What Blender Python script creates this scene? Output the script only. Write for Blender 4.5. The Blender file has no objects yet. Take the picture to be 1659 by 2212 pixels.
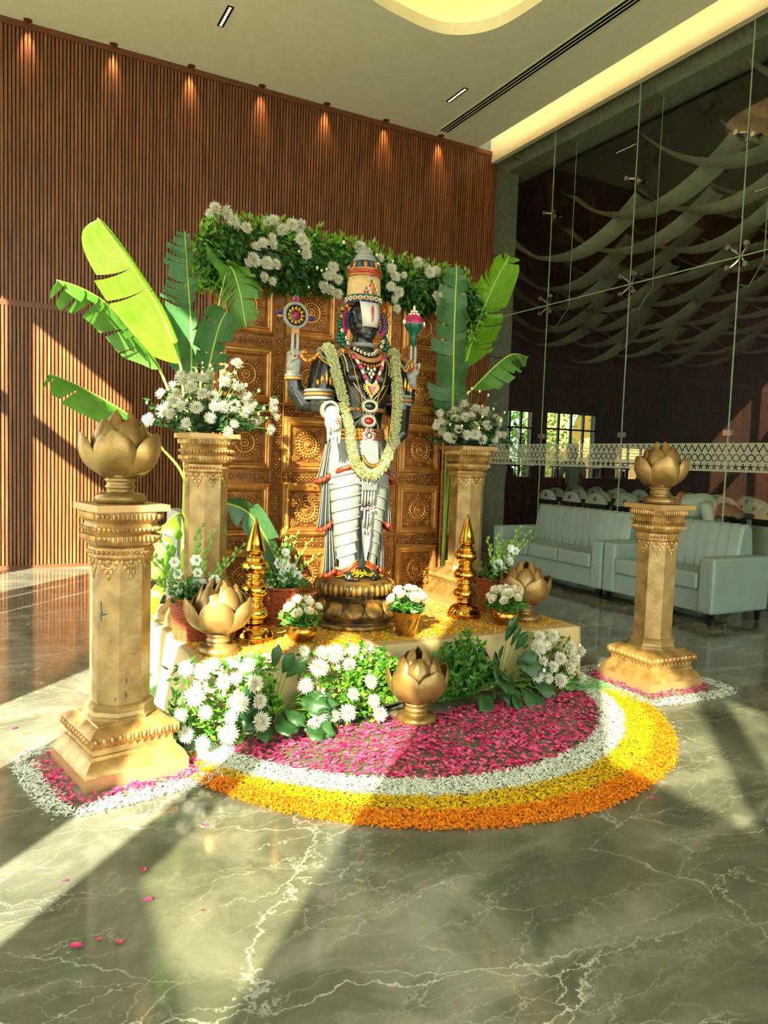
import bpy, math, random
import numpy as np
from mathutils import Vector, Matrix
from mathutils.geometry import tessellate_polygon

scene = bpy.context.scene
COL = scene.collection
PI = math.pi

# ------------------------------------------------------------------ camera
def make_camera():
    cam = bpy.data.cameras.new('camera')
    cam.sensor_fit = 'HORIZONTAL'
    cam.sensor_width = 36.0
    cam.lens = 1594.6 / 1659.0 * 36.0
    cam.clip_start = 0.05
    cam.clip_end = 200
    o = bpy.data.objects.new('camera', cam)
    COL.objects.link(o)
    yaw, pit, rol = math.radians(28.166), math.radians(-4.044), math.radians(1.913)
    f = Vector((math.sin(yaw) * math.cos(pit), math.cos(yaw) * math.cos(pit), math.sin(pit)))
    r = Vector((math.cos(yaw), -math.sin(yaw), 0))
    u = r.cross(f)
    r2 = math.cos(rol) * r + math.sin(rol) * u
    u2 = -math.sin(rol) * r + math.cos(rol) * u
    m = Matrix((r2, u2, -f)).transposed().to_4x4()
    m.translation = Vector((0, 0, 1.4))
    o.matrix_world = m
    scene.camera = o
make_camera()

# ------------------------------------------------------------------ light
SUN_DIR = Vector((0.68, 0.728, -0.545)).normalized()
def make_light():
    w = bpy.data.worlds.new('world')
    scene.world = w
    w.use_nodes = True
    nt = w.node_tree
    bg = nt.nodes['Background']
    bg.inputs['Color'].default_value = (0.90, 1.0, 0.93, 1)
    bg.inputs['Strength'].default_value = 4.6
    s = bpy.data.lights.new('sun', 'SUN')
    s.energy = 30.0
    s.angle = math.radians(.45)
    s.color = (1.0, 0.965, 0.80)
    o = bpy.data.objects.new('sun', s)
    o.rotation_euler = SUN_DIR.to_track_quat('-Z', 'Y').to_euler()
    o.location = (-6, -6, 8)
    COL.objects.link(o)
    v = scene.view_settings
    v.view_transform = 'Standard'
    v.look = 'None'
    v.gamma = 1.0
    v.use_curve_mapping = False
    v.exposure = 0.25
make_light()
cy = scene.cycles
cy.max_bounces = 5
cy.diffuse_bounces = 3
cy.glossy_bounces = 3
cy.transmission_bounces = 2
cy.use_adaptive_sampling = True
cy.adaptive_threshold = 0.08
cy.adaptive_min_samples = 10
cy.transparent_max_bounces = 10
cy.caustics_reflective = False
cy.caustics_refractive = False
cy.sample_clamp_indirect = 6.0

# ------------------------------------------------------------------ helpers
rng = random.Random(11)
nrg = np.random.default_rng(5)

def lin(c):
    return tuple((x / 255 / 12.92) if x / 255 <= .04045 else ((x / 255 + .055) / 1.055) ** 2.4 for x in c)

class MB:
    """collects faces, then becomes one mesh object"""
    def __init__(s):
        s.v = []; s.f = []; s.m = []; s.cur = 0
    def add(s, vs, fs):
        o = len(s.v)
        s.v.extend([(p[0], p[1], p[2]) for p in vs])
        s.f.extend([tuple(i + o for i in f) for f in fs])
        s.m.extend([s.cur] * len(fs))
        return s
    def merge(s, b, M=None):
        o = len(s.v)
        s.v.extend([tuple(M @ Vector(p)) for p in b.v] if M is not None else b.v)
        s.f.extend([tuple(i + o for i in f) for f in b.f])
        s.m.extend(b.m)
        return s
    def box(s, lo, hi, M=None):
        x0, y0, z0 = lo; x1, y1, z1 = hi
        vs = [(x0, y0, z0), (x1, y0, z0), (x1, y1, z0), (x0, y1, z0), (x0, y0, z1), (x1, y0, z1), (x1, y1, z1), (x0, y1, z1)]
        if M is not None: vs = [M @ Vector(p) for p in vs]
        return s.add(vs, [(0, 3, 2, 1), (4, 5, 6, 7), (0, 1, 5, 4), (1, 2, 6, 5), (2, 3, 7, 6), (3, 0, 4, 7)])
    def loft(s, rings, cap=True, closed=False):
        n = len(rings[0]); vs = [p for r in rings for p in r]; fs = []
        k = len(rings)
        for i in range(k if closed else k - 1):
            a, b = i * n, ((i + 1) % k) * n
            for j in range(n):
                j2 = (j + 1) % n
                fs.append((a + j, a + j2, b + j2, b + j))
        if cap and not closed:
            fs.append(tuple(range(n - 1, -1, -1)))
            fs.append(tuple((k - 1) * n + j for j in range(n)))
        return s.add(vs, fs)
    def lathe(s, prof, n=24, c=(0, 0, 0), mod=None, a0=0.0):
        rings = []
        for r, z in prof:
            ring = []
            for j in range(n):
                a = a0 + 2 * PI * j / n
                rr = r * (mod(a, z) if mod else 1)
                ring.append((c[0] + rr * math.cos(a), c[1] + rr * math.sin(a), c[2] + z))
            rings.append(ring)
        return s.loft(rings)
    def tube(s, path, r, n=8, closed=False, flat=1.0, up=None):
        P = [Vector(p) for p in path]; k = len(P)
        R = r if isinstance(r, (list, tuple)) else [r] * k
        rings = []; nrm = None
        for i in range(k):
            if closed: t = P[(i + 1) % k] - P[i - 1]
            else: t = P[min(i + 1, k - 1)] - P[max(i - 1, 0)]
            if t.length < 1e-9: t = Vector((0, 0, 1))
            t.normalize()
            if up is not None: nrm = Vector(up) - t * t.dot(Vector(up))
            elif nrm is None:
                h = Vector((0, 0, 1)) if abs(t.z) < .9 else Vector((1, 0, 0))
                nrm = h - t * t.dot(h)
            else: nrm = nrm - t * t.dot(nrm)
            nrm.normalize(); b = t.cross(nrm)
            rings.append([P[i] + R[i] * (math.cos(2 * PI * j / n) * b + flat * math.sin(2 * PI * j / n) * nrm) for j in range(n)])
        return s.loft(rings, cap=not closed, closed=closed)
    def ell(s, c, r, nu=8, nv=5, M=None):
        if not isinstance(r, (tuple, list)): r = (r, r, r)
        vs = [(0, 0, -1)]
        for i in range(1, nv):
            t = -PI / 2 + PI * i / nv
            for j in range(nu):
                a = 2 * PI * j / nu
                vs.append((math.cos(t) * math.cos(a), math.cos(t) * math.sin(a), math.sin(t)))
        vs.append((0, 0, 1)); e = len(vs) - 1; fs = []
        for j in range(nu):
            j2 = (j + 1) % nu
            fs.append((0, 1 + j2, 1 + j)); fs.append((e, e - nu + j, e - nu + j2))
            for i in range(nv - 2):
                a, b = 1 + i * nu, 1 + (i + 1) * nu
                fs.append((a + j, a + j2, b + j2, b + j))
        c = Vector(c); out = []
        for p in vs:
            q = Vector((p[0] * r[0], p[1] * r[1], p[2] * r[2]))
            if M is not None: q = M @ q
            out.append(q + c)
        return s.add(out, fs)
    def sheet(s, rows):
        """open grid of points"""
        n = len(rows[0]); vs = [p for r in rows for p in r]
        fs = [(i * n + j, i * n + j + 1, (i + 1) * n + j + 1, (i + 1) * n + j) for i in range(len(rows) - 1) for j in range(n - 1)]
        return s.add(vs, fs)
    def mesh(s, name, mats, smooth=True):
        me = bpy.data.meshes.new(name)
        me.from_pydata(s.v, [], s.f)
        for m in (mats if isinstance(mats, (list, tuple)) else [mats]): me.materials.append(m)
        me.polygons.foreach_set('use_smooth', [smooth] * len(me.polygons))
        if any(s.m): me.polygons.foreach_set('material_index', s.m)
        me.update()
        return me
    def obj(s, name, mats, parent=None, smooth=True, loc=(0, 0, 0), rot=(0, 0, 0)):
        return place(name, s.mesh(name, mats, smooth), parent, loc, rot)

def place(name, me, parent=None, loc=(0, 0, 0), rot=(0, 0, 0), scale=None):
    o = bpy.data.objects.new(name, me)
    COL.objects.link(o)
    o.parent = parent
    o.location = loc
    o.rotation_euler = rot
    if scale is not None: o.scale = (scale,) * 3 if not isinstance(scale, (tuple, list)) else scale
    return o

def tag(o, label, cat, group=None, kind=None):
    o['label'] = label; o['category'] = cat
    if group: o['group'] = group
    if kind: o['kind'] = kind
    return o
def struct(o, label=None):
    o['kind'] = 'structure'
    if label: o['label'] = label
    return o
def thing(name, label, cat, loc=(0, 0, 0), rz=0.0, group=None):
    o = bpy.data.objects.new(name, None)
    COL.objects.link(o)
    o.empty_display_size = .1
    o.location = loc; o.rotation_euler = (0, 0, rz)
    return tag(o, label, cat, group)
def copy_tree(o, parent=None):
    c = o.copy(); COL.objects.link(c); c.parent = parent
    for ch in list(o.children): copy_tree(ch, c)
    return c
def bevel(o, w, seg=2):
    m = o.modifiers.new('bevel', 'BEVEL'); m.width = w; m.segments = seg; m.limit_method = 'ANGLE'
    return o
def flat_by_angle(o, deg=35):
    me = o.data
    me.polygons.foreach_set('use_smooth', [True] * len(me.polygons))
    try: me.set_sharp_from_angle(angle=math.radians(deg))
    except Exception: pass
    return o
def catmull(P, n=6):
    P = [Vector(p) for p in P]; out = []
    for i in range(len(P) - 1):
        a, b, c, d = P[max(i - 1, 0)], P[i], P[i + 1], P[min(i + 2, len(P) - 1)]
        for k in range(n):
            t = k / n
            out.append(.5 * ((2 * b) + (c - a) * t + (2 * a - 5 * b + 4 * c - d) * t * t + (3 * b - a - 3 * c + d) * t ** 3))
    out.append(P[-1])
    return out
def dirmat(d, up=(0, 0, 1)):
    """matrix whose local z points along d"""
    z = Vector(d).normalized(); u = Vector(up)
    if abs(z.dot(u)) > .98: u = Vector((1, 0, 0))
    x = u.cross(z).normalized(); y = z.cross(x)
    return Matrix((x, y, z)).transposed()

# ------------------------------------------------------------------ materials
def newmat(name):
    m = bpy.data.materials.new(name); m.use_nodes = True
    nt = m.node_tree
    return m, nt, nt.nodes['Principled BSDF']
def N(nt, t, **kw):
    n = nt.nodes.new(t)
    for k, v in kw.items():
        if k in n.inputs: n.inputs[k].default_value = v
        else: setattr(n, k, v)
    return n
def L(nt, a, b): nt.links.new(a, b)
def ramp(nt, fac, stops):
    r = nt.nodes.new('ShaderNodeValToRGB')
    e = r.color_ramp.elements
    while len(e) < len(stops): e.new(.5)
    for i, (p, c) in enumerate(stops):
        e[i].position = p; e[i].color = (*c, 1)
    L(nt, fac, r.inputs[0])
    return r.outputs[0]
def pm(name, c1, c2=None, rough=.5, metal=0.0, scale=8.0, detail=4.0, stretch=None, bump=0.0, bscale=None, spec=.5,
       rnd=0.0, trans=0.0, sheen=0.0, lo=.35, hi=.65, wear=None, coat=0.0):
    """principled material, two colours mixed by noise in object space, with fine bump"""
    m, nt, b = newmat(name)
    c1 = lin(c1); c2 = lin(c2) if c2 else c1
    tc = N(nt, 'ShaderNodeTexCoord'); co = tc.outputs['Object']
    if stretch:
        mp = N(nt, 'ShaderNodeMapping'); mp.inputs['Scale'].default_value = stretch
        L(nt, co, mp.inputs['Vector']); co = mp.outputs['Vector']
    no = N(nt, 'ShaderNodeTexNoise', Scale=scale, Detail=detail)
    L(nt, co, no.inputs['Vector'])
    col = ramp(nt, no.outputs['Fac'], [(lo, c1), (hi, c2)])
    if wear:
        wc, wl, wh, ws = wear
        n2 = N(nt, 'ShaderNodeTexNoise', Scale=ws, Detail=8.0, Roughness=.7)
        L(nt, tc.outputs['Object'], n2.inputs['Vector'])
        mr = N(nt, 'ShaderNodeMapRange'); mr.inputs['From Min'].default_value = wl; mr.inputs['From Max'].default_value = wh
        L(nt, n2.outputs['Fac'], mr.inputs['Value'])
        mx = N(nt, 'ShaderNodeMix', data_type='RGBA'); mx.inputs['B'].default_value = (*lin(wc), 1)
        L(nt, mr.outputs['Result'], mx.inputs['Factor']); L(nt, col, mx.inputs['A']); col = mx.outputs['Result']
    if rnd:
        oi = N(nt, 'ShaderNodeObjectInfo')
        hs = N(nt, 'ShaderNodeHueSaturation')
        mr = N(nt, 'ShaderNodeMapRange'); mr.inputs['To Min'].default_value = 1 - rnd; mr.inputs['To Max'].default_value = 1 + rnd
        L(nt, oi.outputs['Random'], mr.inputs['Value']); L(nt, mr.outputs['Result'], hs.inputs['Value'])
        L(nt, col, hs.inputs['Color']); col = hs.outputs['Color']
    L(nt, col, b.inputs['Base Color'])
    b.inputs['Roughness'].default_value = rough
    b.inputs['Metallic'].default_value = metal
    b.inputs['Specular IOR Level'].default_value = spec
    if coat: b.inputs['Coat Weight'].default_value = coat; b.inputs['Coat Roughness'].default_value = .08
    if sheen: b.inputs['Sheen Weight'].default_value = sheen
    if bump:
        nb = N(nt, 'ShaderNodeTexNoise', Scale=bscale or scale * 4, Detail=4.0)
        L(nt, co, nb.inputs['Vector'])
        bp = N(nt, 'ShaderNodeBump', Strength=bump, Distance=.01)
        L(nt, nb.outputs['Fac'], bp.inputs['Height']); L(nt, bp.outputs['Normal'], b.inputs['Normal'])
    if trans:
        out = [n for n in nt.nodes if n.type == 'OUTPUT_MATERIAL'][0]
        tr = N(nt, 'ShaderNodeBsdfTranslucent'); L(nt, col, tr.inputs['Color'])
        mx = N(nt, 'ShaderNodeMixShader'); mx.inputs[0].default_value = trans
        L(nt, b.outputs[0], mx.inputs[1]); L(nt, tr.outputs[0], mx.inputs[2]); L(nt, mx.outputs[0], out.inputs[0])
    return m
def emis(name, c, strength):
    m, nt, b = newmat(name)
    b.inputs['Base Color'].default_value = (*lin(c), 1)
    b.inputs['Emission Color'].default_value = (*lin(c), 1)
    b.inputs['Emission Strength'].default_value = strength
    if 'lens' in name: m.cycles.emission_sampling = 'NONE'
    return m

M = {}
def floor_mat():
    m, nt, b = newmat('grey_brown_marble')
    tc = N(nt, 'ShaderNodeTexCoord'); co = tc.outputs['Object']
    wn = N(nt, 'ShaderNodeTexNoise', Scale=2.2, Detail=6.0, Roughness=.66); L(nt, co, wn.inputs['Vector'])
    ad = N(nt, 'ShaderNodeMix', data_type='VECTOR'); ad.inputs['Factor'].default_value = .22
    L(nt, co, ad.inputs['A']); L(nt, wn.outputs['Color'], ad.inputs['B'])
    base = N(nt, 'ShaderNodeTexNoise', Scale=1.9, Detail=7.0, Roughness=.70, Distortion=.8); L(nt, ad.outputs['Result'], base.inputs['Vector'])
    col = ramp(nt, base.outputs['Fac'], [(.28, lin((76, 77, 62))), (.50, lin((101, 101, 83))), (.76, lin((146, 144, 122)))])
    mk = N(nt, 'ShaderNodeTexNoise', Scale=1.5, Detail=2.0); L(nt, co, mk.inputs['Vector'])
    sx3 = N(nt, 'ShaderNodeSeparateColor'); L(nt, mk.outputs['Color'], sx3.inputs[0])
    def veins(scale, width, rot, sx, soft):
        mp = N(nt, 'ShaderNodeMapping'); mp.inputs['Rotation'].default_value = (0, 0, rot); mp.inputs['Scale'].default_value = (sx, 1, 1)
        L(nt, ad.outputs['Result'], mp.inputs['Vector'])
        vo = N(nt, 'ShaderNodeTexVoronoi', feature='DISTANCE_TO_EDGE', Scale=scale); L(nt, mp.outputs['Vector'], vo.inputs['Vector'])
        mr = N(nt, 'ShaderNodeMapRange', interpolation_type='SMOOTHSTEP')
        mr.inputs['From Min'].default_value = 0; mr.inputs['From Max'].default_value = width
        mr.inputs['To Min'].default_value = soft; mr.inputs['To Max'].default_value = 0
        L(nt, vo.outputs['Distance'], mr.inputs['Value'])
        m2 = N(nt, 'ShaderNodeMapRange'); m2.inputs['From Min'].default_value = .40; m2.inputs['From Max'].default_value = .60
        L(nt, sx3.outputs[int(scale) % 3], m2.inputs['Value'])
        mu = N(nt, 'ShaderNodeMath', operation='MULTIPLY'); L(nt, mr.outputs['Result'], mu.inputs[0]); L(nt, m2.outputs['Result'], mu.inputs[1])
        return mu.outputs[0]
    for sc, wd, ro, sx, so in ((1.2, .0035, .5, .35, .8), (2.0, .0035, -.9, .3, .75), (3.6, .007, -.3, .3, .62), (6.5, .010, 1.0, .28, .5), (11.0, .016, .2, .3, .34), (2.4, .10, -.8, .35, .22)):
        f = veins(sc, wd, ro, sx, so)
        mx = N(nt, 'ShaderNodeMix', data_type='RGBA'); mx.inputs['B'].default_value = (*lin((198, 194, 172)), 1)
        L(nt, f, mx.inputs['Factor']); L(nt, col, mx.inputs['A']); col = mx.outputs['Result']
    L(nt, col, b.inputs['Base Color'])
    b.inputs['Roughness'].default_value = .09
    b.inputs['Specular IOR Level'].default_value = .55
    return m
def wood_mat():
    m, nt, b = newmat('walnut_slat')
    tc = N(nt, 'ShaderNodeTexCoord'); oi = N(nt, 'ShaderNodeObjectInfo')
    ad = N(nt, 'ShaderNodeVectorMath', operation='ADD'); L(nt, tc.outputs['Object'], ad.inputs[0])
    sc = N(nt, 'ShaderNodeVectorMath', operation='SCALE'); sc.inputs['Scale'].default_value = 37.0
    cb = N(nt, 'ShaderNodeCombineXYZ'); L(nt, oi.outputs['Random'], cb.inputs[2]); L(nt, oi.outputs['Random'], cb.inputs[0])
    L(nt, cb.outputs[0], sc.inputs[0]); L(nt, sc.outputs[0], ad.inputs[1])
    mp = N(nt, 'ShaderNodeMapping'); mp.inputs['Scale'].default_value = (60, 60, 2.2); L(nt, ad.outputs[0], mp.inputs['Vector'])
    no = N(nt, 'ShaderNodeTexNoise', Scale=1.0, Detail=5.0); L(nt, mp.outputs['Vector'], no.inputs['Vector'])
    col = ramp(nt, no.outputs['Fac'], [(.3, lin((94, 52, 24))), (.55, lin((136, 82, 40))), (.75, lin((162, 102, 52)))])
    hs = N(nt, 'ShaderNodeHueSaturation'); mr = N(nt, 'ShaderNodeMapRange'); mr.inputs['To Min'].default_value = .78; mr.inputs['To Max'].default_value = 1.15
    L(nt, oi.outputs['Random'], mr.inputs['Value']); L(nt, mr.outputs['Result'], hs.inputs['Value']); L(nt, col, hs.inputs['Color'])
    L(nt, hs.outputs[0], b.inputs['Base Color'])
    b.inputs['Roughness'].default_value = .42
    return m
def glass_mat(name, tint, refl_ior=1.5):
    m, nt, b = newmat(name)
    nt.nodes.remove(b)
    out = [n for n in nt.nodes if n.type == 'OUTPUT_MATERIAL'][0]
    tr = N(nt, 'ShaderNodeBsdfTransparent'); tr.inputs['Color'].default_value = (*tint, 1)
    gl = N(nt, 'ShaderNodeBsdfGlossy'); gl.inputs['Roughness'].default_value = .0
    ge = N(nt, 'ShaderNodeNewGeometry')
    dt = N(nt, 'ShaderNodeVectorMath', operation='DOT_PRODUCT'); L(nt, ge.outputs['Incoming'], dt.inputs[0]); L(nt, ge.outputs['Normal'], dt.inputs[1])
    ab = N(nt, 'ShaderNodeMath', operation='ABSOLUTE'); L(nt, dt.outputs['Value'], ab.inputs[0])
    om = N(nt, 'ShaderNodeMath', operation='SUBTRACT'); om.inputs[0].default_value = 1.0; L(nt, ab.outputs[0], om.inputs[1])
    pw = N(nt, 'ShaderNodeMath', operation='POWER'); L(nt, om.outputs[0], pw.inputs[0]); pw.inputs[1].default_value = 5.0
    fr = N(nt, 'ShaderNodeMath', operation='MULTIPLY_ADD'); L(nt, pw.outputs[0], fr.inputs[0]); fr.inputs[1].default_value = .9; fr.inputs[2].default_value = .085
    mx = N(nt, 'ShaderNodeMixShader'); L(nt, fr.outputs[0], mx.inputs[0]); L(nt, tr.outputs[0], mx.inputs[1]); L(nt, gl.outputs[0], mx.inputs[2])
    L(nt, mx.outputs[0], out.inputs[0])
    return m
def film_mat():
    """frosted film with clear zigzag, ring and star rows; object y along the strip, z up (0..0.3)"""
    m, nt, b = newmat('frosted_pattern_film')
    nt.nodes.remove(b)
    out = [n for n in nt.nodes if n.type == 'OUTPUT_MATERIAL'][0]
    tc = N(nt, 'ShaderNodeTexCoord'); sp = N(nt, 'ShaderNodeSeparateXYZ'); L(nt, tc.outputs['Object'], sp.inputs[0])
    def mt(op, a, c=None, d=None):
        n = N(nt, 'ShaderNodeMath', operation=op)
        for i, q in enumerate((a, c, d)):
            if q is None: continue
            if isinstance(q, (int, float)): n.inputs[i].default_value = q
            else: L(nt, q, n.inputs[i])
        return n.outputs[0]
    P = .085
    u = mt('FRACT', mt('DIVIDE', sp.outputs[1], P)); uc = mt('MULTIPLY', mt('SUBTRACT', u, .5), P)      # -P/2..P/2
    z = sp.outputs[2]
    zz = mt('SUBTRACT', z, .245)
    tri = mt('MULTIPLY', mt('SUBTRACT', mt('ABSOLUTE', uc), P / 4), 1.7)
    zig = mt('LESS_THAN', mt('ABSOLUTE', mt('SUBTRACT', zz, tri)), .0125)
    zr = mt('SUBTRACT', z, .145)
    rr = mt('SQRT', mt('ADD', mt('MULTIPLY', uc, uc), mt('MULTIPLY', zr, zr)))
    ring = mt('LESS_THAN', mt('ABSOLUTE', mt('SUBTRACT', rr, .0365)), .0055)
    zs = mt('SUBTRACT', z, .05)
    ang = mt('ARCTAN2', uc, zs)
    rs = mt('SQRT', mt('ADD', mt('MULTIPLY', uc, uc), mt('MULTIPLY', zs, zs)))
    a5 = mt('ABSOLUTE', mt('SUBTRACT', mt('FRACT', mt('ADD', mt('DIVIDE', ang, 2 * PI / 5), .5)), .5))
    arm = mt('LESS_THAN', mt('MULTIPLY', mt('MULTIPLY', a5, 2 * PI / 5), rs), .0068)
    star = mt('MULTIPLY', arm, mt('LESS_THAN', rs, .037))
    clear = mt('MAXIMUM', mt('MAXIMUM', zig, ring), star)
    tr = N(nt, 'ShaderNodeBsdfTransparent')
    df = N(nt, 'ShaderNodeBsdfDiffuse'); df.inputs['Color'].default_value = (*lin((196, 196, 168)), 1)
    tl = N(nt, 'ShaderNodeBsdfTransparent'); tl.inputs['Color'].default_value = (.85, .85, .8, 1)
    fro = N(nt, 'ShaderNodeMixShader'); fro.inputs[0].default_value = .38; L(nt, df.outputs[0], fro.inputs[1]); L(nt, tl.outputs[0], fro.inputs[2])
    mx = N(nt, 'ShaderNodeMixShader'); L(nt, clear, mx.inputs[0]); L(nt, fro.outputs[0], mx.inputs[1]); L(nt, tr.outputs[0], mx.inputs[2])
    L(nt, mx.outputs[0], out.inputs[0])
    return m
def leaf_mat(name, c1, c2, trans=.25, rough=.38, scale=20, veins=False, rnd=.0):
    m = pm(name, c1, c2, rough=rough, scale=scale, trans=trans, spec=.5, rnd=rnd)
    return m
def cloth_glitter(name, c, sp=.5):
    m, nt, b = newmat(name)
    tc = N(nt, 'ShaderNodeTexCoord')
    vo = N(nt, 'ShaderNodeTexVoronoi', Scale=420.0); L(nt, tc.outputs['Object'], vo.inputs['Vector'])
    no = N(nt, 'ShaderNodeTexNoise', Scale=9.0, Detail=4.0); L(nt, tc.outputs['Object'], no.inputs['Vector'])
    hs = N(nt, 'ShaderNodeMix', data_type='RGBA'); hs.inputs['Factor'].default_value = sp * .35
    hs.inputs['A'].default_value = (*lin(c), 1); L(nt, vo.outputs['Color'], hs.inputs['B'])
    L(nt, hs.outputs['Result'], b.inputs['Base Color'])
    b.inputs['Metallic'].default_value = .15
    mr = N(nt, 'ShaderNodeMapRange'); mr.inputs['To Min'].default_value = .15; mr.inputs['To Max'].default_value = .6
    L(nt, vo.outputs['Distance'], mr.inputs['Value']); b.inputs['Roughness'].default_value = .38
    bp = N(nt, 'ShaderNodeBump', Strength=.5, Distance=.004); L(nt, vo.outputs['Distance'], bp.inputs['Height']); L(nt, bp.outputs[0], b.inputs['Normal'])
    return m

M['floor'] = floor_mat()
M['wood'] = wood_mat()
M['woodback'] = pm('dark_slat_backing', (58, 28, 14), (40, 18, 9), rough=.6)
M['woodtrim'] = pm('walnut_trim', (120, 66, 34), (92, 48, 24), rough=.45, stretch=(1, 30, 30))
M['plaster'] = pm('sage_white_plaster', (238, 240, 208), (233, 235, 202), rough=.75)
M['cream'] = pm('cream_plaster', (222, 212, 176), (216, 206, 170), rough=.7)
M['concrete'] = pm('grey_concrete', (124, 130, 108), (150, 154, 130), rough=.8, scale=26, detail=8, bump=.3, bscale=60, stretch=(1, 1, .5))
M['facade'] = pm('facade_wall_paint', (205, 200, 178), (198, 192, 170), rough=.8)
M['metalframe'] = pm('grey_metal_frame', (110, 112, 104), rough=.4, metal=.6)
M['gold'] = pm('aged_gold_paint', (180, 150, 92), (130, 100, 54), rough=.36, metal=.35, scale=9, detail=8, bump=.22, bscale=40, lo=.3, hi=.7, wear=((206, 170, 140), .58, .72, 5))
M['goldpale'] = pm('gold_paint_mouldings', (188, 150, 86), (146, 108, 56), rough=.34, metal=.45, scale=14, bump=.15, bscale=60)
M['plinthpink'] = pm('rosy_gold_plinth', (192, 142, 96), (180, 148, 90), rough=.42, metal=.4, scale=5)
M['lotusgold'] = pm('antique_gold_lotus', (164, 132, 74), (124, 92, 46), rough=.34, metal=.5, scale=7, detail=8, bump=.2, bscale=50)
M['lotusdark'] = pm('dark_inside_gold', (120, 84, 44), (88, 58, 30), rough=.5, metal=.3)
M['carved'] = pm('carved_copper_gold', (210, 152, 78), (176, 114, 52), rough=.30, metal=.5, scale=10, detail=6, bump=.18, bscale=70)
M['carveddk'] = pm('carved_ground_dark', (156, 96, 40), (120, 68, 24), rough=.42, metal=.55, scale=14)
M['brass'] = pm('polished_brass', (220, 170, 76), (200, 146, 54), rough=.10, metal=1.0, scale=6)
M['brassold'] = pm('tarnished_brass', (206, 152, 66), (158, 108, 44), rough=.22, metal=.95, scale=12, detail=8, bump=.1)
M['wicker'] = pm('red_brown_wicker', (176, 84, 38), (136, 58, 24), rough=.5, scale=60, rnd=.1)
M['handsilver'] = cloth_glitter('bright_silver_hand', (180, 181, 170), .5)
M['black'] = pm('polished_black_stone', (20, 21, 20), (34, 36, 34), rough=.22, scale=12, spec=.6)
M['stonebase'] = pm('black_stone_gilt', (44, 38, 26), (120, 88, 40), rough=.4, metal=.3, scale=14, detail=7)
M['basegold'] = pm('worn_base_gold', (170, 124, 52), (60, 46, 26), rough=.42, metal=.45, scale=16, detail=8)
M['silver'] = cloth_glitter('silver_glitter_cloth', (136, 139, 128), .7)
M['iri'] = cloth_glitter('iridescent_silver', (100, 100, 94), 1.0)
M['silverline'] = pm('silver_white_paint', (128, 127, 118), (108, 107, 98), rough=.4, scale=60)
M['red'] = pm('red_gold_border', (132, 16, 16), (178, 76, 40), rough=.4, scale=130, metal=.2)
M['goldjewel'] = pm('jewel_gold', (224, 168, 74), (196, 136, 50), rough=.28, metal=.7)
M['tan'] = pm('tan_gold_band', (190, 136, 74), (166, 112, 56), rough=.45, scale=60, metal=.2)
M['pearl'] = pm('pearl_white', (236, 226, 200), rough=.25)
M['ruby'] = pm('ruby_red', (172, 14, 22), rough=.12, coat=.6)
M['pinkgem'] = pm('magenta_gem', (206, 30, 104), (170, 20, 84), rough=.3)
M['greengem'] = pm('emerald_green', (14, 104, 74), (10, 80, 58), rough=.25)
M['bluegem'] = pm('blue_enamel', (44, 52, 128), (30, 38, 96), rough=.3)
M['purplegem'] = pm('purple_gem', (168, 60, 176), rough=.2)
M['orangegem'] = pm('orange_gem', (226, 120, 30), rough=.25)
M['cream_cloth'] = pm('crown_cream_cloth', (214, 178, 122), (198, 160, 104), rough=.55, scale=40, bump=.2)
M['onyx'] = pm('dark_green_onyx', (16, 32, 26), rough=.1, coat=.5)
M['white_tilak'] = cloth_glitter('white_glitter_mark', (232, 228, 216), .3)
M['jasmine'] = pm('jasmine_cream', (228, 224, 178), (212, 212, 150), rough=.6, scale=60, trans=.2)
M['mumwhite'] = pm('white_chrysanthemum', (228, 226, 210), (220, 216, 190), rough=.6, scale=40, trans=.25)
M['mumcentre'] = pm('pale_yellow_heart', (238, 232, 176), rough=.6)
M['rose'] = pm('ivory_rose', (246, 240, 214), (238, 228, 190), rough=.55, trans=.2)
M['glad'] = pm('white_gladiolus', (246, 246, 238), (236, 238, 222), rough=.5, trans=.3)
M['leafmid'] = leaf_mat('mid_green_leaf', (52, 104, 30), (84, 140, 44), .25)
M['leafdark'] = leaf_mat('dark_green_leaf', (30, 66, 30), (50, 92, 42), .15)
M['leaflight'] = leaf_mat('light_green_leaf', (104, 158, 44), (136, 186, 60), .3)
M['stem'] = pm('green_stem', (112, 146, 52), (88, 124, 44), rough=.5)
M['bud'] = pm('green_bud', (150, 190, 84), (128, 170, 70), rough=.5, trans=.2)
M['banstem'] = pm('banana_midrib', (176, 196, 84), (156, 180, 70), rough=.4)
M['pink'] = pm('rose_pink_petal', (212, 26, 98), (242, 110, 160), rough=.5, scale=30, trans=.2)
M['whitepetal'] = pm('white_petal', (248, 249, 240), (240, 244, 226), rough=.6, scale=30, trans=.35)
M['yellow'] = pm('yellow_marigold_petal', (248, 212, 30), (238, 194, 14), rough=.6, scale=30, trans=.3)
M['orange'] = pm('orange_marigold_petal', (252, 162, 26), (244, 138, 12), rough=.6, scale=30, trans=.3)
M['cream_drape'] = pm('pale_cream_cloth', (192, 170, 120), (182, 158, 108), rough=.75, scale=4, bump=.1, bscale=160)
M['greencloth'] = pm('mint_green_cloth', (120, 186, 130), (96, 162, 108), rough=.6)
M['leather'] = pm('sage_leatherette', (132, 150, 136), (126, 142, 128), rough=.42, scale=3, bump=.12, bscale=220)
M['blackmetal'] = pm('black_metal', (20, 18, 16), rough=.4, metal=.5)
M['glass'] = glass_mat('clear_partition_glass', (.80, .84, .78))
M['glassedge'] = pm('green_glass_edge', (150, 170, 144), (130, 154, 128), rough=.2)
M['film'] = film_mat()
M['steel'] = pm('brushed_steel', (190, 186, 172), rough=.25, metal=.9)
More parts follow.
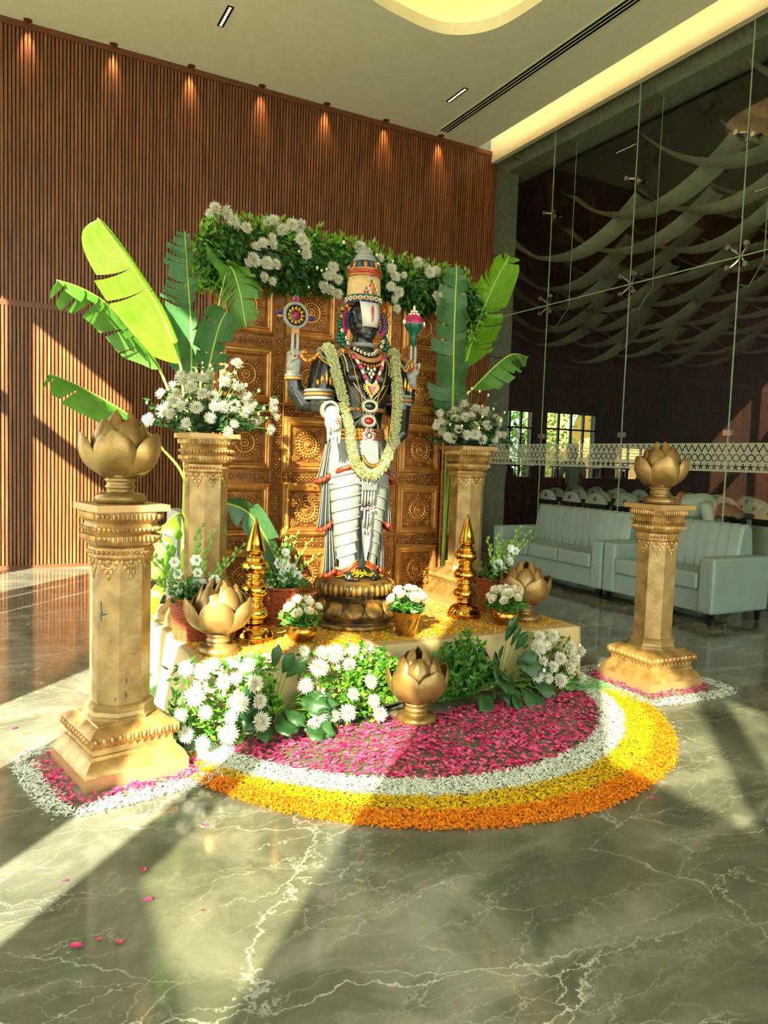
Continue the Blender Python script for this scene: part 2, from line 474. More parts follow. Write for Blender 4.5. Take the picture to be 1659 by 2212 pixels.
M['darkfloor'] = pm('hall_dark_floor', (46, 42, 36), (60, 54, 46), rough=.2)
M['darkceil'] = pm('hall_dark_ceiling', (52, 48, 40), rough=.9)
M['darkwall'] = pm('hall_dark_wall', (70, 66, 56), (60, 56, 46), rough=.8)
M['swag'] = pm('grey_drape_fabric', (206, 212, 182), (188, 192, 164), rough=.85, rnd=.25)
M['chaircover'] = pm('pale_chair_cover', (196, 206, 186), (180, 190, 170), rough=.65, scale=6, bump=.2, bscale=30)
M['blackband'] = pm('black_band', (22, 24, 18), rough=.5)
M['darkwood'] = pm('dark_carved_wood', (48, 28, 20), (70, 40, 24), rough=.4)
# ------------------------------------------------------------------ the room
GX = 6.8      # glass partition plane
WY = 9.51     # back wall plane
CZ = 6.10     # ceiling height
FX = -2.5     # unseen facade on the sunny side, openings shaped for the sun

def bb(name, lo, hi, mat, parent=None, smooth=False):
    return MB().box(lo, hi).obj(name, mat, parent, smooth)

struct(MB().add([(FX, -4.5, 0), (GX, -4.5, 0), (GX, WY, 0), (FX, WY, 0)], [(0, 1, 2, 3)]).obj('floor', M['floor'], smooth=False), 'glossy grey brown marble floor with pale veins')

def build_back_wall():
    wall = struct(bb('wall_back', (FX, WY, 0), (GX, WY + .12, CZ), M['woodback']), 'wall of vertical walnut slats')
    pitch, w, d = .040, .0255, .03
    lo = MB().box((-w / 2, -d, .035), (w / 2, 0, 2.995)).mesh('slat', M['wood'], False)
    up = MB().box((-w / 2, -d, 3.06), (w / 2, 0, 6.03)).mesh('slat', M['wood'], False)
    rest = MB()
    i = 0
    x = FX + .03
    while x < GX - .01:
        if x < -.35:
            rest.box((x - w / 2, WY - d, .035), (x + w / 2, WY, 2.995)); rest.box((x - w / 2, WY - d, 3.06), (x + w / 2, WY, 6.03))
        else:
            place('slat', up, wall, (x, WY, 0))
            if x < 2.4 or x > 4.55: place('slat', lo, wall, (x, WY, 0))
            else: rest.box((x - w / 2, WY - d, .035), (x + w / 2, WY, 2.995))
        x += pitch
    r = rest.obj('slat_row', M['wood'], wall, False); r['kind'] = 'stuff'
    bb('top_rail', (FX, WY - .045, 6.03), (GX, WY, CZ), M['woodtrim'], wall)
    bb('middle_rail', (FX, WY - .034, 2.995), (GX, WY, 3.06), M['woodtrim'], wall)
    bb('bottom_rail', (FX, WY - .036, 0), (GX, WY, .035), M['woodtrim'], wall)
    bb('corner_post', (GX - .03, WY - .06, 0), (GX, WY, 5.93), M['woodtrim'], wall)
build_back_wall()

def smooth_loop(P, n=8):
    P = [Vector((*p, 0)) for p in P]; k = len(P); out = []
    for i in range(k):
        a, b, c, d = P[i - 1], P[i], P[(i + 1) % k], P[(i + 2) % k]
        for j in range(n):
            t = j / n
            out.append(.5 * ((2 * b) + (c - a) * t + (2 * a - 5 * b + 4 * c - d) * t * t + (3 * b - a - 3 * c + d) * t ** 3))
    return [(p.x, p.y) for p in out]
def offset_loop(P, d):
    out = []; k = len(P)
    for i in range(k):
        t = Vector((P[(i + 1) % k][0] - P[i - 1][0], P[(i + 1) % k][1] - P[i - 1][1])).normalized()
        out.append((P[i][0] + t.y * d, P[i][1] - t.x * d))
    return out
def build_ceiling():
    hole = smooth_loop([(4.44, 7.25), (3.85, 7.22), (3.3, 7.05), (2.2, 6.5), (1.3, 5.4), (1.2, 3.6), (2.0, 1.9), (3.4, 1.3), (4.6, 1.9), (5.0, 3.8), (4.98, 5.6), (4.96, 6.3), (4.83, 6.92)])
    EX = GX - .34
    outer = [(FX, -4.5), (EX, -4.5), (EX, WY), (FX, WY)]
    pts = [Vector((*p, 0)) for p in outer], [Vector((*p, 0)) for p in hole]
    tris = tessellate_polygon(pts)
    allp = outer + hole
    mb = MB()
    def tri(t):
        a, b, c = (allp[i] for i in t)
        s = (b[0] - a[0]) * (c[1] - a[1]) - (b[1] - a[1]) * (c[0] - a[0])
        return t if s < 0 else (t[0], t[2], t[1])
    mb.add([(p[0], p[1], CZ) for p in allp], [tri(t) for t in tris])
    mb.add([(p[0], p[1], CZ + .05) for p in allp], [tri(t)[::-1] for t in tris])
    k = len(hole)
    mb.add([(p[0], p[1], CZ) for p in hole] + [(p[0], p[1], CZ + .05) for p in hole], [(i, (i + 1) % k, k + (i + 1) % k, k + i) for i in range(k)])
    mb.add([(EX, -4.5, CZ), (EX, WY, CZ), (EX, WY, CZ + .05), (EX, -4.5, CZ + .05)], [(0, 1, 2, 3)])
    ceil = struct(mb.obj('ceiling', M['plaster'], smooth=False), 'sage white plaster ceiling with a curved cove')
    # rim lip, tray walls and tray top of the curved cove
    big = offset_loop(hole, .22)
    ar = sum(big[i][0] * big[(i + 1) % k][1] - big[(i + 1) % k][0] * big[i][1] for i in range(k))
    ah = sum(hole[i][0] * hole[(i + 1) % k][1] - hole[(i + 1) % k][0] * hole[i][1] for i in range(k))
    if abs(ar) < abs(ah): big = offset_loop(hole, -.22)
    lip = MB()
    lip.add([(p[0], p[1], CZ + .05) for p in hole] + [(p[0], p[1], CZ + .13) for p in hole], [(i, (i + 1) % k, k + (i + 1) % k, k + i) for i in range(k)])
    lip.obj('cove_lip', M['plaster'], ceil, False)
    tray = MB()
    tray.add([(p[0], p[1], CZ + .05) for p in big] + [(p[0], p[1], CZ + .5) for p in big], [(i, (i + 1) % k, k + (i + 1) % k, k + i) for i in range(k)])
    tt = tessellate_polygon([[Vector((*p, 0)) for p in big]])
    tray.add([(p[0], p[1], CZ + .5) for p in big], tt)
    tray.obj('cove_tray', M['cream'], ceil, False)
    led = MB().tube([(h[0] * .45 + g[0] * .55, h[1] * .45 + g[1] * .55, CZ + .10) for h, g in zip(hole, big)], .022, 5, closed=True)
    led.obj('cove_light_strip', emis('warm_cove_led', (255, 220, 166), 14.0), ceil, False)
    # straight cove along the glass
    bb('cove_beam', (GX - .08, -4.5, 5.935), (GX + .0, WY, 6.55), M['cream'], ceil)
    bb('cove_cover', (EX - .15, -4.5, 6.42), (GX - .08, WY, 6.46), M['cream'], ceil)
    bb('cove_light_strip', (EX - .08, -4.4, CZ + .07), (EX - .05, WY - .1, CZ + .10), emis('warm_cove_led_line', (255, 220, 168), 18.0), ceil)
    bb('sun_block_slab', (FX - .2, -4.7, 6.8), (21, 14.3, 6.95), M['facade'], ceil)  # unseen slab added above the ceiling to block the sun
    # linear air diffuser
    d = thing('air_diffuser', 'long black slotted air diffuser set in the ceiling beside the cove', 'vent', (5.73, 4.4, CZ))
    bb('frame', (-.085, -4.9, -.006), (.085, 4.9, .0), M['plaster'], d)
    for q in (-.048, 0, .048):
        bb('slot', (q - .016, -4.88, -.0075), (q + .016, 4.88, -.006), M['blackmetal'], d)
        bb('vane', (q + .0175, -4.88, -.012), (q + .0225, 4.88, -.006), M['plaster'], d)
    for q, (px, py, lab) in enumerate([(2.255, 8.2, 'slim black recessed multi-lamp downlight over the left of the wood wall'), (5.31, 8.31, 'slim black recessed multi-lamp downlight near the air diffuser')]):
        t = thing('slot_downlight', lab, 'downlight', (px, py, CZ), group='slim multi-lamp downlights')
        bb('frame', (-.035, -.21, -.006), (.035, .21, .0), M['blackmetal'], t)
        for j in range(9):
            MB().lathe([(.0, -.010), (.013, -.009), (.015, -.006)], 8, (0, -.176 + j * .044, 0)).obj('lens', emis('warm_lens', (255, 226, 176), 6.0) if 'warm_lens' not in bpy.data.materials else bpy.data.materials['warm_lens'], t)
    glow = emis('downlight_lens', (255, 170, 84), 22.0)
    ring = MB().lathe([(.028, -.004), (.045, -.008), (.048, 0), (.028, 0)], 14).mesh('ring', M['woodtrim'])
    lens = MB().lathe([(0.0, -.003), (.028, -.003)], 12).mesh('lens', glow)
    nth = ['first', 'second', 'third', 'fourth', 'fifth', 'sixth', 'seventh']
    for i in range(7):
        x = .389 + .897 * i
        t = thing('wall_washer', f'small round warm downlight above the slat wall, {nth[i]} of seven from the left', 'downlight', (x, WY - .09, CZ), group='downlights grazing the slat wall')
        place('ring', ring, t); place('lens', lens, t)
        sp = bpy.data.lights.new('washer_lamp', 'SPOT'); sp.energy = 34; sp.color = (1, .62, .3); sp.spot_size = math.radians(46); sp.spot_blend = .9; sp.shadow_soft_size = .02
        so = bpy.data.objects.new('washer_lamp', sp); COL.objects.link(so); so.parent = t; so.location = (0, 0, -.02); so.rotation_euler = (math.radians(9), 0, 0)
build_ceiling()

def build_facade():
    bays = [(-4.45, -4.03, ((.1, 2.0), (4.1, 5.3),)), (-3.90, -2.97, ((.1, 2.0), (4.1, 5.3),)), (-2.87, -1.78, ((.1, 2.0),)), (-1.68, -.73, ((.1, 1.9), (2.35, 4.0), (4.15, 5.3))), (-.73, -.60, ((4.15, 5.3),)), (-.60, -.035, ((0, 4.0), (4.15, 5.3))), (-.035, .16, ((4.15, 5.3),)), (.16, .40, ((2.5, 3.3), (4.15, 5.3),)), (.40, .66, ((2.5, 3.3),)),
            (.68, 1.70, ((0, 4.0), (4.15, 5.3))), (1.85, 3.92, ((.1, 1.9),)), (4.02, 4.20, ((0, 3.4),)), (4.38, 4.50, ((0, 3.4),)), (4.66, 4.84, ((0, 3.4),)), (5.03, 6.32, ((0, 4.0), (4.15, 5.3))), (6.46, 8.3, ((0, 4.0), (4.15, 5.3)))]
    mb = MB(); y = -4.5; T = .14  # unseen wall, openings shaped to place sun patches and admit side fill
    for a, b, ops in bays:
        if a - y > .001: mb.box((FX - T, y, 0), (FX, a, CZ + .75))
        z = 0
        for z0, z1 in ops:
            if z0 > z: mb.box((FX - T, a, z), (FX, b, z0))
            z = z1
        mb.box((FX - T, a, z), (FX, b, CZ + .75))
        y = b
    mb.box((FX - T, y, 0), (FX, WY, CZ + .75))
    w = struct(mb.obj('wall_left', M['facade'], smooth=False), 'unseen side wall with piers and transoms, openings shaped for the sunlight')
    MB().add([(FX - .07, -1.68, 2.35), (FX - .07, -.73, 2.35), (FX - .07, -.73, 4.0), (FX - .07, -1.68, 4.0)], [(0, 1, 2, 3)]).obj('sun_dimming_pane', glass_mat('sun_dimming_glass', (.50, .50, .40)), w, False)  # pane added to weaken the sun for the soft floor patch
    MB().add([(FX - .07, -1.68, 4.15), (FX - .07, .40, 4.15), (FX - .07, .40, 5.3), (FX - .07, -1.68, 5.3)], [(0, 1, 2, 3)]).obj('sun_dimming_pane', bpy.data.materials['sun_dimming_glass'], w, False)  # pane added to weaken the sun on the statue and screen
    for ya, yb in ((-4.45, -4.03), (-3.90, -2.97)): MB().add([(FX - .07, ya, 4.1), (FX - .07, yb, 4.1), (FX - .07, yb, 5.3), (FX - .07, ya, 5.3)], [(0, 1, 2, 3)]).obj('sun_dimming_pane', bpy.data.materials['sun_dimming_glass'], w, False)  # panes added to soften the sun patch by the far pedestal
    fr = MB()
    fr.box((FX, -4.62, 4.75), (21, -4.5, CZ + .75))  # unseen wall, opening sized to let sky fill in and stop the sun
    fr.box((FX - .14, -4.62, 0), (FX, -4.5, CZ + .75))
    fr.box((GX - .1, -4.62, 0), (GX + .1, -4.5, 4.75))
    for x in (-.2, 2.1, 4.4): fr.box((x - .05, -4.6, 0), (x + .05, -4.5, 4.75))
    fr.box((GX, -4.62, 0), (21, -4.5, 4.75))
    struct(fr.obj('wall_front', M['facade'], smooth=False), 'unseen entrance wall with slim posts, opening sized for sky fill')
    struct(MB().add([(-30, -40, -.03), (40, -40, -.03), (40, 60, -.03), (-30, 60, -.03)], [(0, 1, 2, 3)]).obj('ground_outside', pm('paved_ground', (150, 146, 130), (136, 132, 116), rough=.9), smooth=False), 'pale paved ground outside')
build_facade()

# ------------------------------------------------------------------ glass partition
def build_partition():
    JY = [9.5, 8.12, 6.63, 5.15, 3.66, 2.17, .68, -.81, -2.3, -4.5]
    root = struct(bb('window_1', (GX - .02, -4.5, 0), (GX + .03, WY, .012), M['steel']), 'frameless glass partition')
    for a, b in zip(JY[:-1], JY[1:]):
        for z0, z1 in ((.012, 3.597), (3.607, 5.95)):
            MB().add([(GX, b + .005, z0), (GX, a - .005, z0), (GX, a - .005, z1), (GX, b + .005, z1)], [(0, 1, 2, 3)]).obj('pane', M['glass'], root, False)
    for a in JY[1:-1]:
        bb('vertical_joint', (GX - .006, a - .005, .012), (GX + .006, a + .005, 5.95), M['glassedge'], root)
        f = MB().add([(GX + .03, a, 5.95), (GX + .38, a, 5.95), (GX + .38, a, 3.62), (GX + .16, a, 3.32), (GX + .03, a, 3.32)], [(0, 1, 2, 3, 4)]).obj('glass_fin', M['glass'], root, False)
        MB().tube([(GX + .38, a, 5.95), (GX + .38, a, 3.62), (GX + .16, a, 3.32), (GX + .03, a, 3.32)], .007, 5).obj('fin_edge', M['glassedge'], root, False)
    bb('horizontal_joint', (GX - .006, -4.5, 3.596), (GX + .006, WY, 3.608), M['glassedge'], root)
    sp4 = MB()
    sp4.tube([(0, 0, -.1), (0, 0, .1)], .016, 8)
    sp2 = MB(); sp2.box((-.02, -.012, -.08), (.02, .012, .08)); sp2.box((-.012, -.035, -.055), (.02, .035, -.03))
    for sy in (-1, 1):
        for sz in (-1, 1):
            sp4.tube([(0, 0, 0), (-.02, sy * .05, sz * .055), (-.05, sy * .105, sz * .105)], [.016, .012, .009], 6)
            sp4.tube([(-.055, sy * .105, sz * .105), (-.085, sy * .105, sz * .105)], .027, 12)
        sp2.tube([(0, 0, .03 * sy), (-.05, sy * .1, .045 * sy)], .01, 6)
        sp2.tube([(-.05, sy * .1, .045 * sy), (-.085, sy * .1, .045 * sy)], .027, 12)
    sp4.box((-.02, -.02, -.1), (.015, .02, .1))
    m4, m2 = sp4.mesh('spider_fitting', M['steel'], False), sp2.mesh('spider_fitting', M['steel'], False)
    mc = MB().box((-.025, -.045, -.03), (.025, .045, .03)).mesh('patch_clamp', M['steel'], False)
    for a in JY[1:-1]:
        place('spider_fitting', m4, root, (GX + .02, a, 3.602)); place('spider_fitting', m2, root, (GX + .02, a, 4.815)); place('patch_clamp', mc, root, (GX, a, 1.80))
    MB().add([(0, -14, 0), (0, 0, 0), (0, 0, .3), (0, -14, .3)], [(0, 1, 2, 3)]).obj('frosted_pattern_strip', M['film'], root, False, (GX - .004, WY - .01, 1.394))
    c = struct(bb('wall_concrete', (GX + .01, WY, 0), (7.27, WY + .6, CZ + .5), M['concrete']), 'bare concrete pier behind the glass')
    for z in (1.45, 3.05, 4.6): bb('panel_joint', (GX + .012, WY - .003, z), (7.27, WY, z + .008), M['blackmetal'], c)
    struct(bb('beam_concrete', (7.05, -4.5, 5.88), (7.5, WY + .6, CZ + .6), M['concrete']), 'bare concrete beam behind the glass')
build_partition()

# ------------------------------------------------------------------ dark hall behind the glass
HY = 14.0
def build_hall():
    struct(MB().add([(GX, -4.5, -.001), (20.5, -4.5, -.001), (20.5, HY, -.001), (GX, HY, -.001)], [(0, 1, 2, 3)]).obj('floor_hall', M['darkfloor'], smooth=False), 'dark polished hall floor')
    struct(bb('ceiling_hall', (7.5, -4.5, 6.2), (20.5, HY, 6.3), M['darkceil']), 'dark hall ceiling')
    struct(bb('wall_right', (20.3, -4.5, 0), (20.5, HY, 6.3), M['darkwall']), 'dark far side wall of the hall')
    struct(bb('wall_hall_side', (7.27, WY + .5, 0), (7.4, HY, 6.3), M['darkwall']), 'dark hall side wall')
    wins = [(10.45, 11.45, .55, 2.7), (11.88, 13.47, .55, 2.72), (14.2, 15.6, .9, 1.95)]
    mb = MB(); x = 7.27
    for a, b, z0, z1 in wins:
        mb.box((x, HY, 0), (a, HY + .2, 6.3)); mb.box((a, HY, 0), (b, HY + .2, z0)); mb.box((a, HY, z1), (b, HY + .2, 6.3)); x = b
    mb.box((x, HY, 0), (20.5, HY + .2, 6.3))
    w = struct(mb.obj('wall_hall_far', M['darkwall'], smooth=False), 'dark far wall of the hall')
    fm = pm('dark_window_frame', (26, 44, 40), rough=.4)
    for i, (a, b, z0, z1) in enumerate(wins):
        f = MB(); n = 4 if i == 1 else 3
        for j in range(n + 1):
            xx = a + (b - a) * j / n
            f.box((xx - .025, HY + .02, z0), (xx + .025, HY + .08, z1))
        for zz in (z0, z1 - .05, z1 - .45): f.box((a, HY + .02, zz), (b, HY + .08, zz + .04))
        o = struct(f.obj(f'window_{i + 2}', fm, smooth=False), 'dark framed hall window')
        bb('pane', (a, HY + .045, z0), (b, HY + .05, z1), M['glass'], o)
    # outside: yellow house and a tree
    hy = 21.0
    h = thing('yellow_house', 'pale yellow house with arched verandah seen through the hall window', 'building', (21.3, hy, 0))
    yel = pm('yellow_house_paint', (226, 196, 120), (216, 184, 108), rough=.8); org = pm('peach_house_paint', (222, 160, 104), rough=.8); wht = pm('white_arch_trim', (236, 236, 226), rough=.7)
    bb('wall', (-3.2, 1.3, 0), (8, 1.6, 6), yel, h)
    bb('pillar', (-3.6, 0, 0), (-2.55, .4, 6), org, h)
    for q in (0, 2.35, 4.7):
        bb('pillar', (-.35 + q, 0, 0), (.0 + q, .35, 3.2), wht if q else wht, h)
        bb('parapet', (-2.3 + q, 0, 1.0), (-.35 + q, .25, 1.75), org, h)
        arch = MB()
        for j in range(14):
            a0, a1 = PI * j / 14, PI * (j + 1) / 14
            for r0, r1 in ((.98, 1.12),):
                arch.add([(-1.33 + q + r * math.cos(a), yy, 2.7 + r * math.sin(a) * .9) for yy in (-.06, .2) for r, a in ((r0, a0), (r1, a0), (r1, a1), (r0, a1))],
                         [(0, 1, 2, 3), (7, 6, 5, 4), (0, 3, 7, 4), (1, 5, 6, 2)])
        arch.obj('arch', wht, h, False)
        for j in range(14):
            if j == 0: sp = MB()
            a0, a1 = PI * j / 14, PI * (j + 1) / 14
            xa, xb = -1.33 + q + 1.1 * math.cos(a0), -1.33 + q + 1.1 * math.cos(a1)
            sp.add([(xa, 0, 2.7 + .99 * math.sin(a0)), (xb, 0, 2.7 + .99 * math.sin(a1)), (xb, 0, 5.2), (xa, 0, 5.2)], [(0, 1, 2, 3)])
        sp.obj('arch_wall', yel, h, False)
        bb('door', (-1.3 + q, 1.25, 0), (-.75 + q, 1.3, 2.3), M['darkwood'], h)
        rl = MB()
        for j in range(3): rl.tube([(-2.3 + q, .1, 1.85 + .12 * j), (-.3 + q, .1, 1.85 + .12 * j)], .015, 5)
        rl.obj('railing', M['blackmetal'], h, False)
    for q, (tx, ty) in enumerate(((14.9, 18.6),)):
        t = thing('garden_tree', 'sunlit leafy green tree seen through the hall window', 'tree', (tx, ty, 0))
        MB().tube([(0, 0, 0), (.05, 0, 1.2), (0, .1, 2.4)], [.14, .1, .06], 7).obj('trunk', M['darkwood'], t)
        fo = leaves(2600, lambda: (rng.gauss(0, .9), rng.gauss(0, .6), 2.1 + rng.gauss(0, .9)), lambda: (rng.gauss(0, 1), rng.gauss(0, 1), rng.gauss(0, .6)), (.12, .2), .45)
        o = fo.obj('foliage', M['leaflight'], t, False); o['kind'] = 'stuff'

def leaves(n, pos, dirf, ln, wd, fold=.25):
    """many small pointed leaves in one mesh"""
    mb = MB()
    for _ in range(n):
        p = Vector(pos()); d = Vector(dirf()).normalized()
        l = rng.uniform(*ln); s = d.cross(Vector((rng.gauss(0, 1), rng.gauss(0, 1), rng.gauss(0, 1)))).normalized(); nn = s.cross(d)
        w = l * wd * .5; c = nn * (w * fold)
        mb.add([p, p + d * l * .4 + s * w + c, p + d * l, p + d * l * .4 - s * w + c, p + d * l * .45], [(0, 1, 4), (1, 2, 4), (4, 2, 3), (0, 4, 3)])
    return mb
build_hall()
ORD = ['first', 'second', 'third', 'fourth', 'fifth', 'sixth', 'seventh', 'eighth', 'ninth', 'tenth', 'eleventh', 'twelfth', 'thirteenth', 'fourteenth', 'fifteenth']

# ------------------------------------------------------------------ sofas
def build_sofa(label, W, seats, loc, rz):
    t = thing('sofa', label, 'sofa', loc, rz, 'pale sofas by the glass partition')
    A = .17; D = .80
    bevel(bb('base', (A - .01, .03, .10), (W - A + .01, D - .05, .31), M['leather'], t), .015)
    for x0 in (0, W - A):
        bevel(bb('armrest', (x0, 0, .10), (x0 + A, D, .615), M['leather'], t), .03, 3)
        s = MB()
        for xx in (x0 + .012, x0 + A - .012): s.tube([(xx, -.002, .12), (xx, -.002, .6)], .004, 5)
    sw = (W - 2 * A) / seats
    for i in range(seats):
        bevel(bb('seat_cushion', (A + i * sw + .004, -.005, .305), (A + (i + 1) * sw - .004, .60, .465), M['leather'], t), .025, 3)
    prof = [(.50, .44), (.53, .60), (.585, .86), (.61, .895), (.70, .90), (.74, .87), (.78, .60), (.78, .30), (.55, .30)]
    rings = [[(x, y, z) for y, z in prof] for x in (A - .005, A + .02, W - A - .02, W - A + .005)]
    for r, k in ((0, .012), (3, .012)): rings[r] = [(p[0], .64 + (p[1] - .64) * .9, .6 + (p[2] - .6) * .97) for p in rings[r]]
    b = MB().loft(rings).obj('backrest', M['leather'], t); flat_by_angle(b, 30); bevel(b, .02, 2)
    n = max(4, round((W - 2 * A) / .115))
    for i in range(1, n):
        x = A + (W - 2 * A) * i / n
        MB().tube([(x, .497, .46), (x, .527, .60), (x, .582, .86), (x, .607, .897), (x, .70, .902)], .0045, 5).obj('piping', M['leather'], b)
    for x in (.06, W - .06):
        for y in (.06, D - .07):
            MB().loft([[(x - .012, y - .012, 0), (x + .012, y - .012, 0), (x + .012, y + .012, 0), (x - .012, y + .012, 0)],
                       [(x - .024, y - .024, .105), (x + .024, y - .024, .105), (x + .024, y + .024, .105), (x - .024, y + .024, .105)]]).obj('leg', M['blackmetal'], t, False)
    return t
build_sofa('pale sage three-seat sofa with ribbed back standing by the concrete pier', 1.92, 3, (5.70, 7.66, 0), -PI / 2)
build_sofa('pale sage two-seat sofa half hidden by the front pedestal', 1.36, 2, (5.70, 5.73, 0), -PI / 2)

# ------------------------------------------------------------------ hall: draped ceiling, covered chairs, counter, people
def build_swags():
    span, sag, wd = 2.5, .60, .46
    rows = []
    for i in range(17):
        u = i / 16 * 2 - 1
        y = u * span / 2; z = -sag * (1 - u * u)
        rows.append([(-wd / 2, y, z + .02), (0, y, z - .015), (wd / 2, y, z + .02)])
    me = MB().sheet(rows).mesh('ceiling_swag', M['swag'])
    x = 7.75; r = 0
    while x < 16.5:
        y = 13.4 - (r % 3) * .55
        while y > 3.0:
            if y < 1.30 * x and x < 1.75 * y + 1.5:
                z = 5.98 - .15 * (y - 3.5)
                o = place('ceiling_swag', me, None, (x, y, z), (rng.uniform(-.04, .04), 0, rng.uniform(-.05, .05) + .25), (1, 1, rng.uniform(.85, 1.15)))
                tag(o, 'grey fabric swag draped in rows below the dark hall ceiling', 'drape', 'fabric swags under the hall ceiling')
            y -= 1.5
        x += .80; r += 1
build_swags()

def build_chairs():
    back = MB(); rows = []
    prof = []
    for i in range(17):                       # outline of the covered back, arched top
        a = PI * i / 16
        prof.append((.215 * math.cos(a), .80 + .20 * math.sin(a) ** .8))
    outline = [(.25, .02), (.235, .45)] + prof + [(-.235, .45), (-.25, .02)]
    def ring(x, s): return [(x + (.10 * (1 - z) if s else .10 * (1 - z)) - .10, y * (1 if s else .93), z if s else min(z, .985)) for y, z in outline]
    back.loft([ring(-.0, False), ring(.012, True), ring(.055, True), ring(.067, False)])
    bme = back.mesh('cover_back', M['chaircover'])
    sk = MB(); rr = []
    for z, s in ((.02, 1.06), (.25, 1.0), (.44, .96), (.47, .93)):
        ring2 = []
        for j in range(32):
            a = 2 * PI * j / 32; c, q = math.cos(a), math.sin(a)
            k = 1 / max(abs(c), abs(q)) ** .82
            f = s + (.025 * math.sin(8 * a) if z < .3 else 0)
            ring2.append((.25 + .21 * c * k * f, .215 * q * k * f, z))
        rr.append(ring2)
    sk.loft(rr)
    sme = sk.mesh('cover_seat', M['chaircover'])
    bd = MB()
    pts = []
    for y, x in ((-.24, .07), (-.235, -.035), (.235, -.035), (.24, .07)): pts.append((y, x))
    bd.loft([[(x - .1 * z, y, z) for x, y in ((-.008, -.232), (.062, -.232), (.062, .232), (-.008, .232))] for z in (.755, .835)])
    bnd = bd.mesh('black_band', M['blackband'], False)
    em = MB(); x0, x1 = -.1, -.086
    S = .028
    def st(y0, z0, y1, z1): em.box((x0, min(y0, y1) * S - .003, .915 + min(z0, z1) * S - .003), (x1, max(y0, y1) * S + .003, .915 + max(z0, z1) * S + .003))
    st(-1, 1, .6, 1); st(-1, 1, -1, -1); st(-1, -1, .8, -1); st(.8, -1, .8, .2); st(.8, .2, -.2, .2); st(-.2, .2, -.2, -.4); st(-.2, -.4, .2, -.4)
    eme = em.mesh('emblem', M['blackband'], False)
    rowname = ['row nearest the glass', 'second row from the glass', 'third row from the glass', 'fourth row from the glass']
    for r in range(4):
        x = 8.25 + r * .95
        for k in range(11 if r else 11):
            y = 9.55 + r * .75 - k * .57 + (.1 if r % 2 else 0)
            t = thing('banquet_chair', f'pale covered banquet chair, {ORD[k]} from the left in the {rowname[r]}', 'chair', (x + rng.uniform(-.03, .03), y, 0), rng.uniform(-.08, .08), 'covered banquet chairs in the hall')
            place('cover_back', bme, t); place('cover_seat', sme, t)
            place('black_band', bnd, t); place('emblem', eme, t)
build_chairs()

def capsules(segs, n=10):
    mb = MB()
    for a, b, r0, r1 in segs:
        a, b = Vector(a), Vector(b); d = (b - a); l = d.length
        P = []; R = []
        for k in range(-4, 1): 
            th = PI / 2 * k / 4; P.append(a + d / l * r0 * math.sin(th)); R.append(max(r0 * math.cos(th), 1e-4))
        for k in range(0, 5):
            th = PI / 2 * k / 4; P.append(b + d / l * r1 * math.sin(th)); R.append(max(r1 * math.cos(th), 1e-4))
        mb.tube(P, R, n)
    return mb
def remesh(o, v, it=4):
    m = o.modifiers.new('remesh', 'REMESH'); m.mode = 'VOXEL'; m.voxel_size = v; m.use_smooth_shade = True
    if it:
        s = o.modifiers.new('smooth', 'SMOOTH'); s.factor = .5; s.iterations = it
    return o
def hand_segs(w, d, side, size=.17):
    """palm and five bent fingers from wrist w along d; side points to the thumb"""
    w, d, side = Vector(w), Vector(d).normalized(), Vector(side).normalized(); nrm = d.cross(side)
    s = size; out = [(w, w + d * s * .42, .026 * s / .17, .03 * s / .17)]
    for k, (q, ln) in enumerate(((.75, .40), (.28, .45), (-.2, .42), (-.65, .33))):
        a = w + d * s * .42 + side * q * .032 * s / .17; b = a + d * s * ln * .55; c = b + d * s * ln * .45 + nrm * s * .12
        out += [(a, b, .0095 * s / .17, .009 * s / .17), (b, c, .009 * s / .17, .0075 * s / .17)]
    a = w + d * s * .12 + side * .024; b = a + (d * .6 + side) * s * .22; out += [(a, b, .011, .010), (b, b + d * s * .18, .010, .008)]
    return out
SKIN = pm('brown_skin', (128, 82, 56), (112, 70, 48), rough=.5)
HAIR = pm('black_hair', (16, 12, 10), rough=.4)
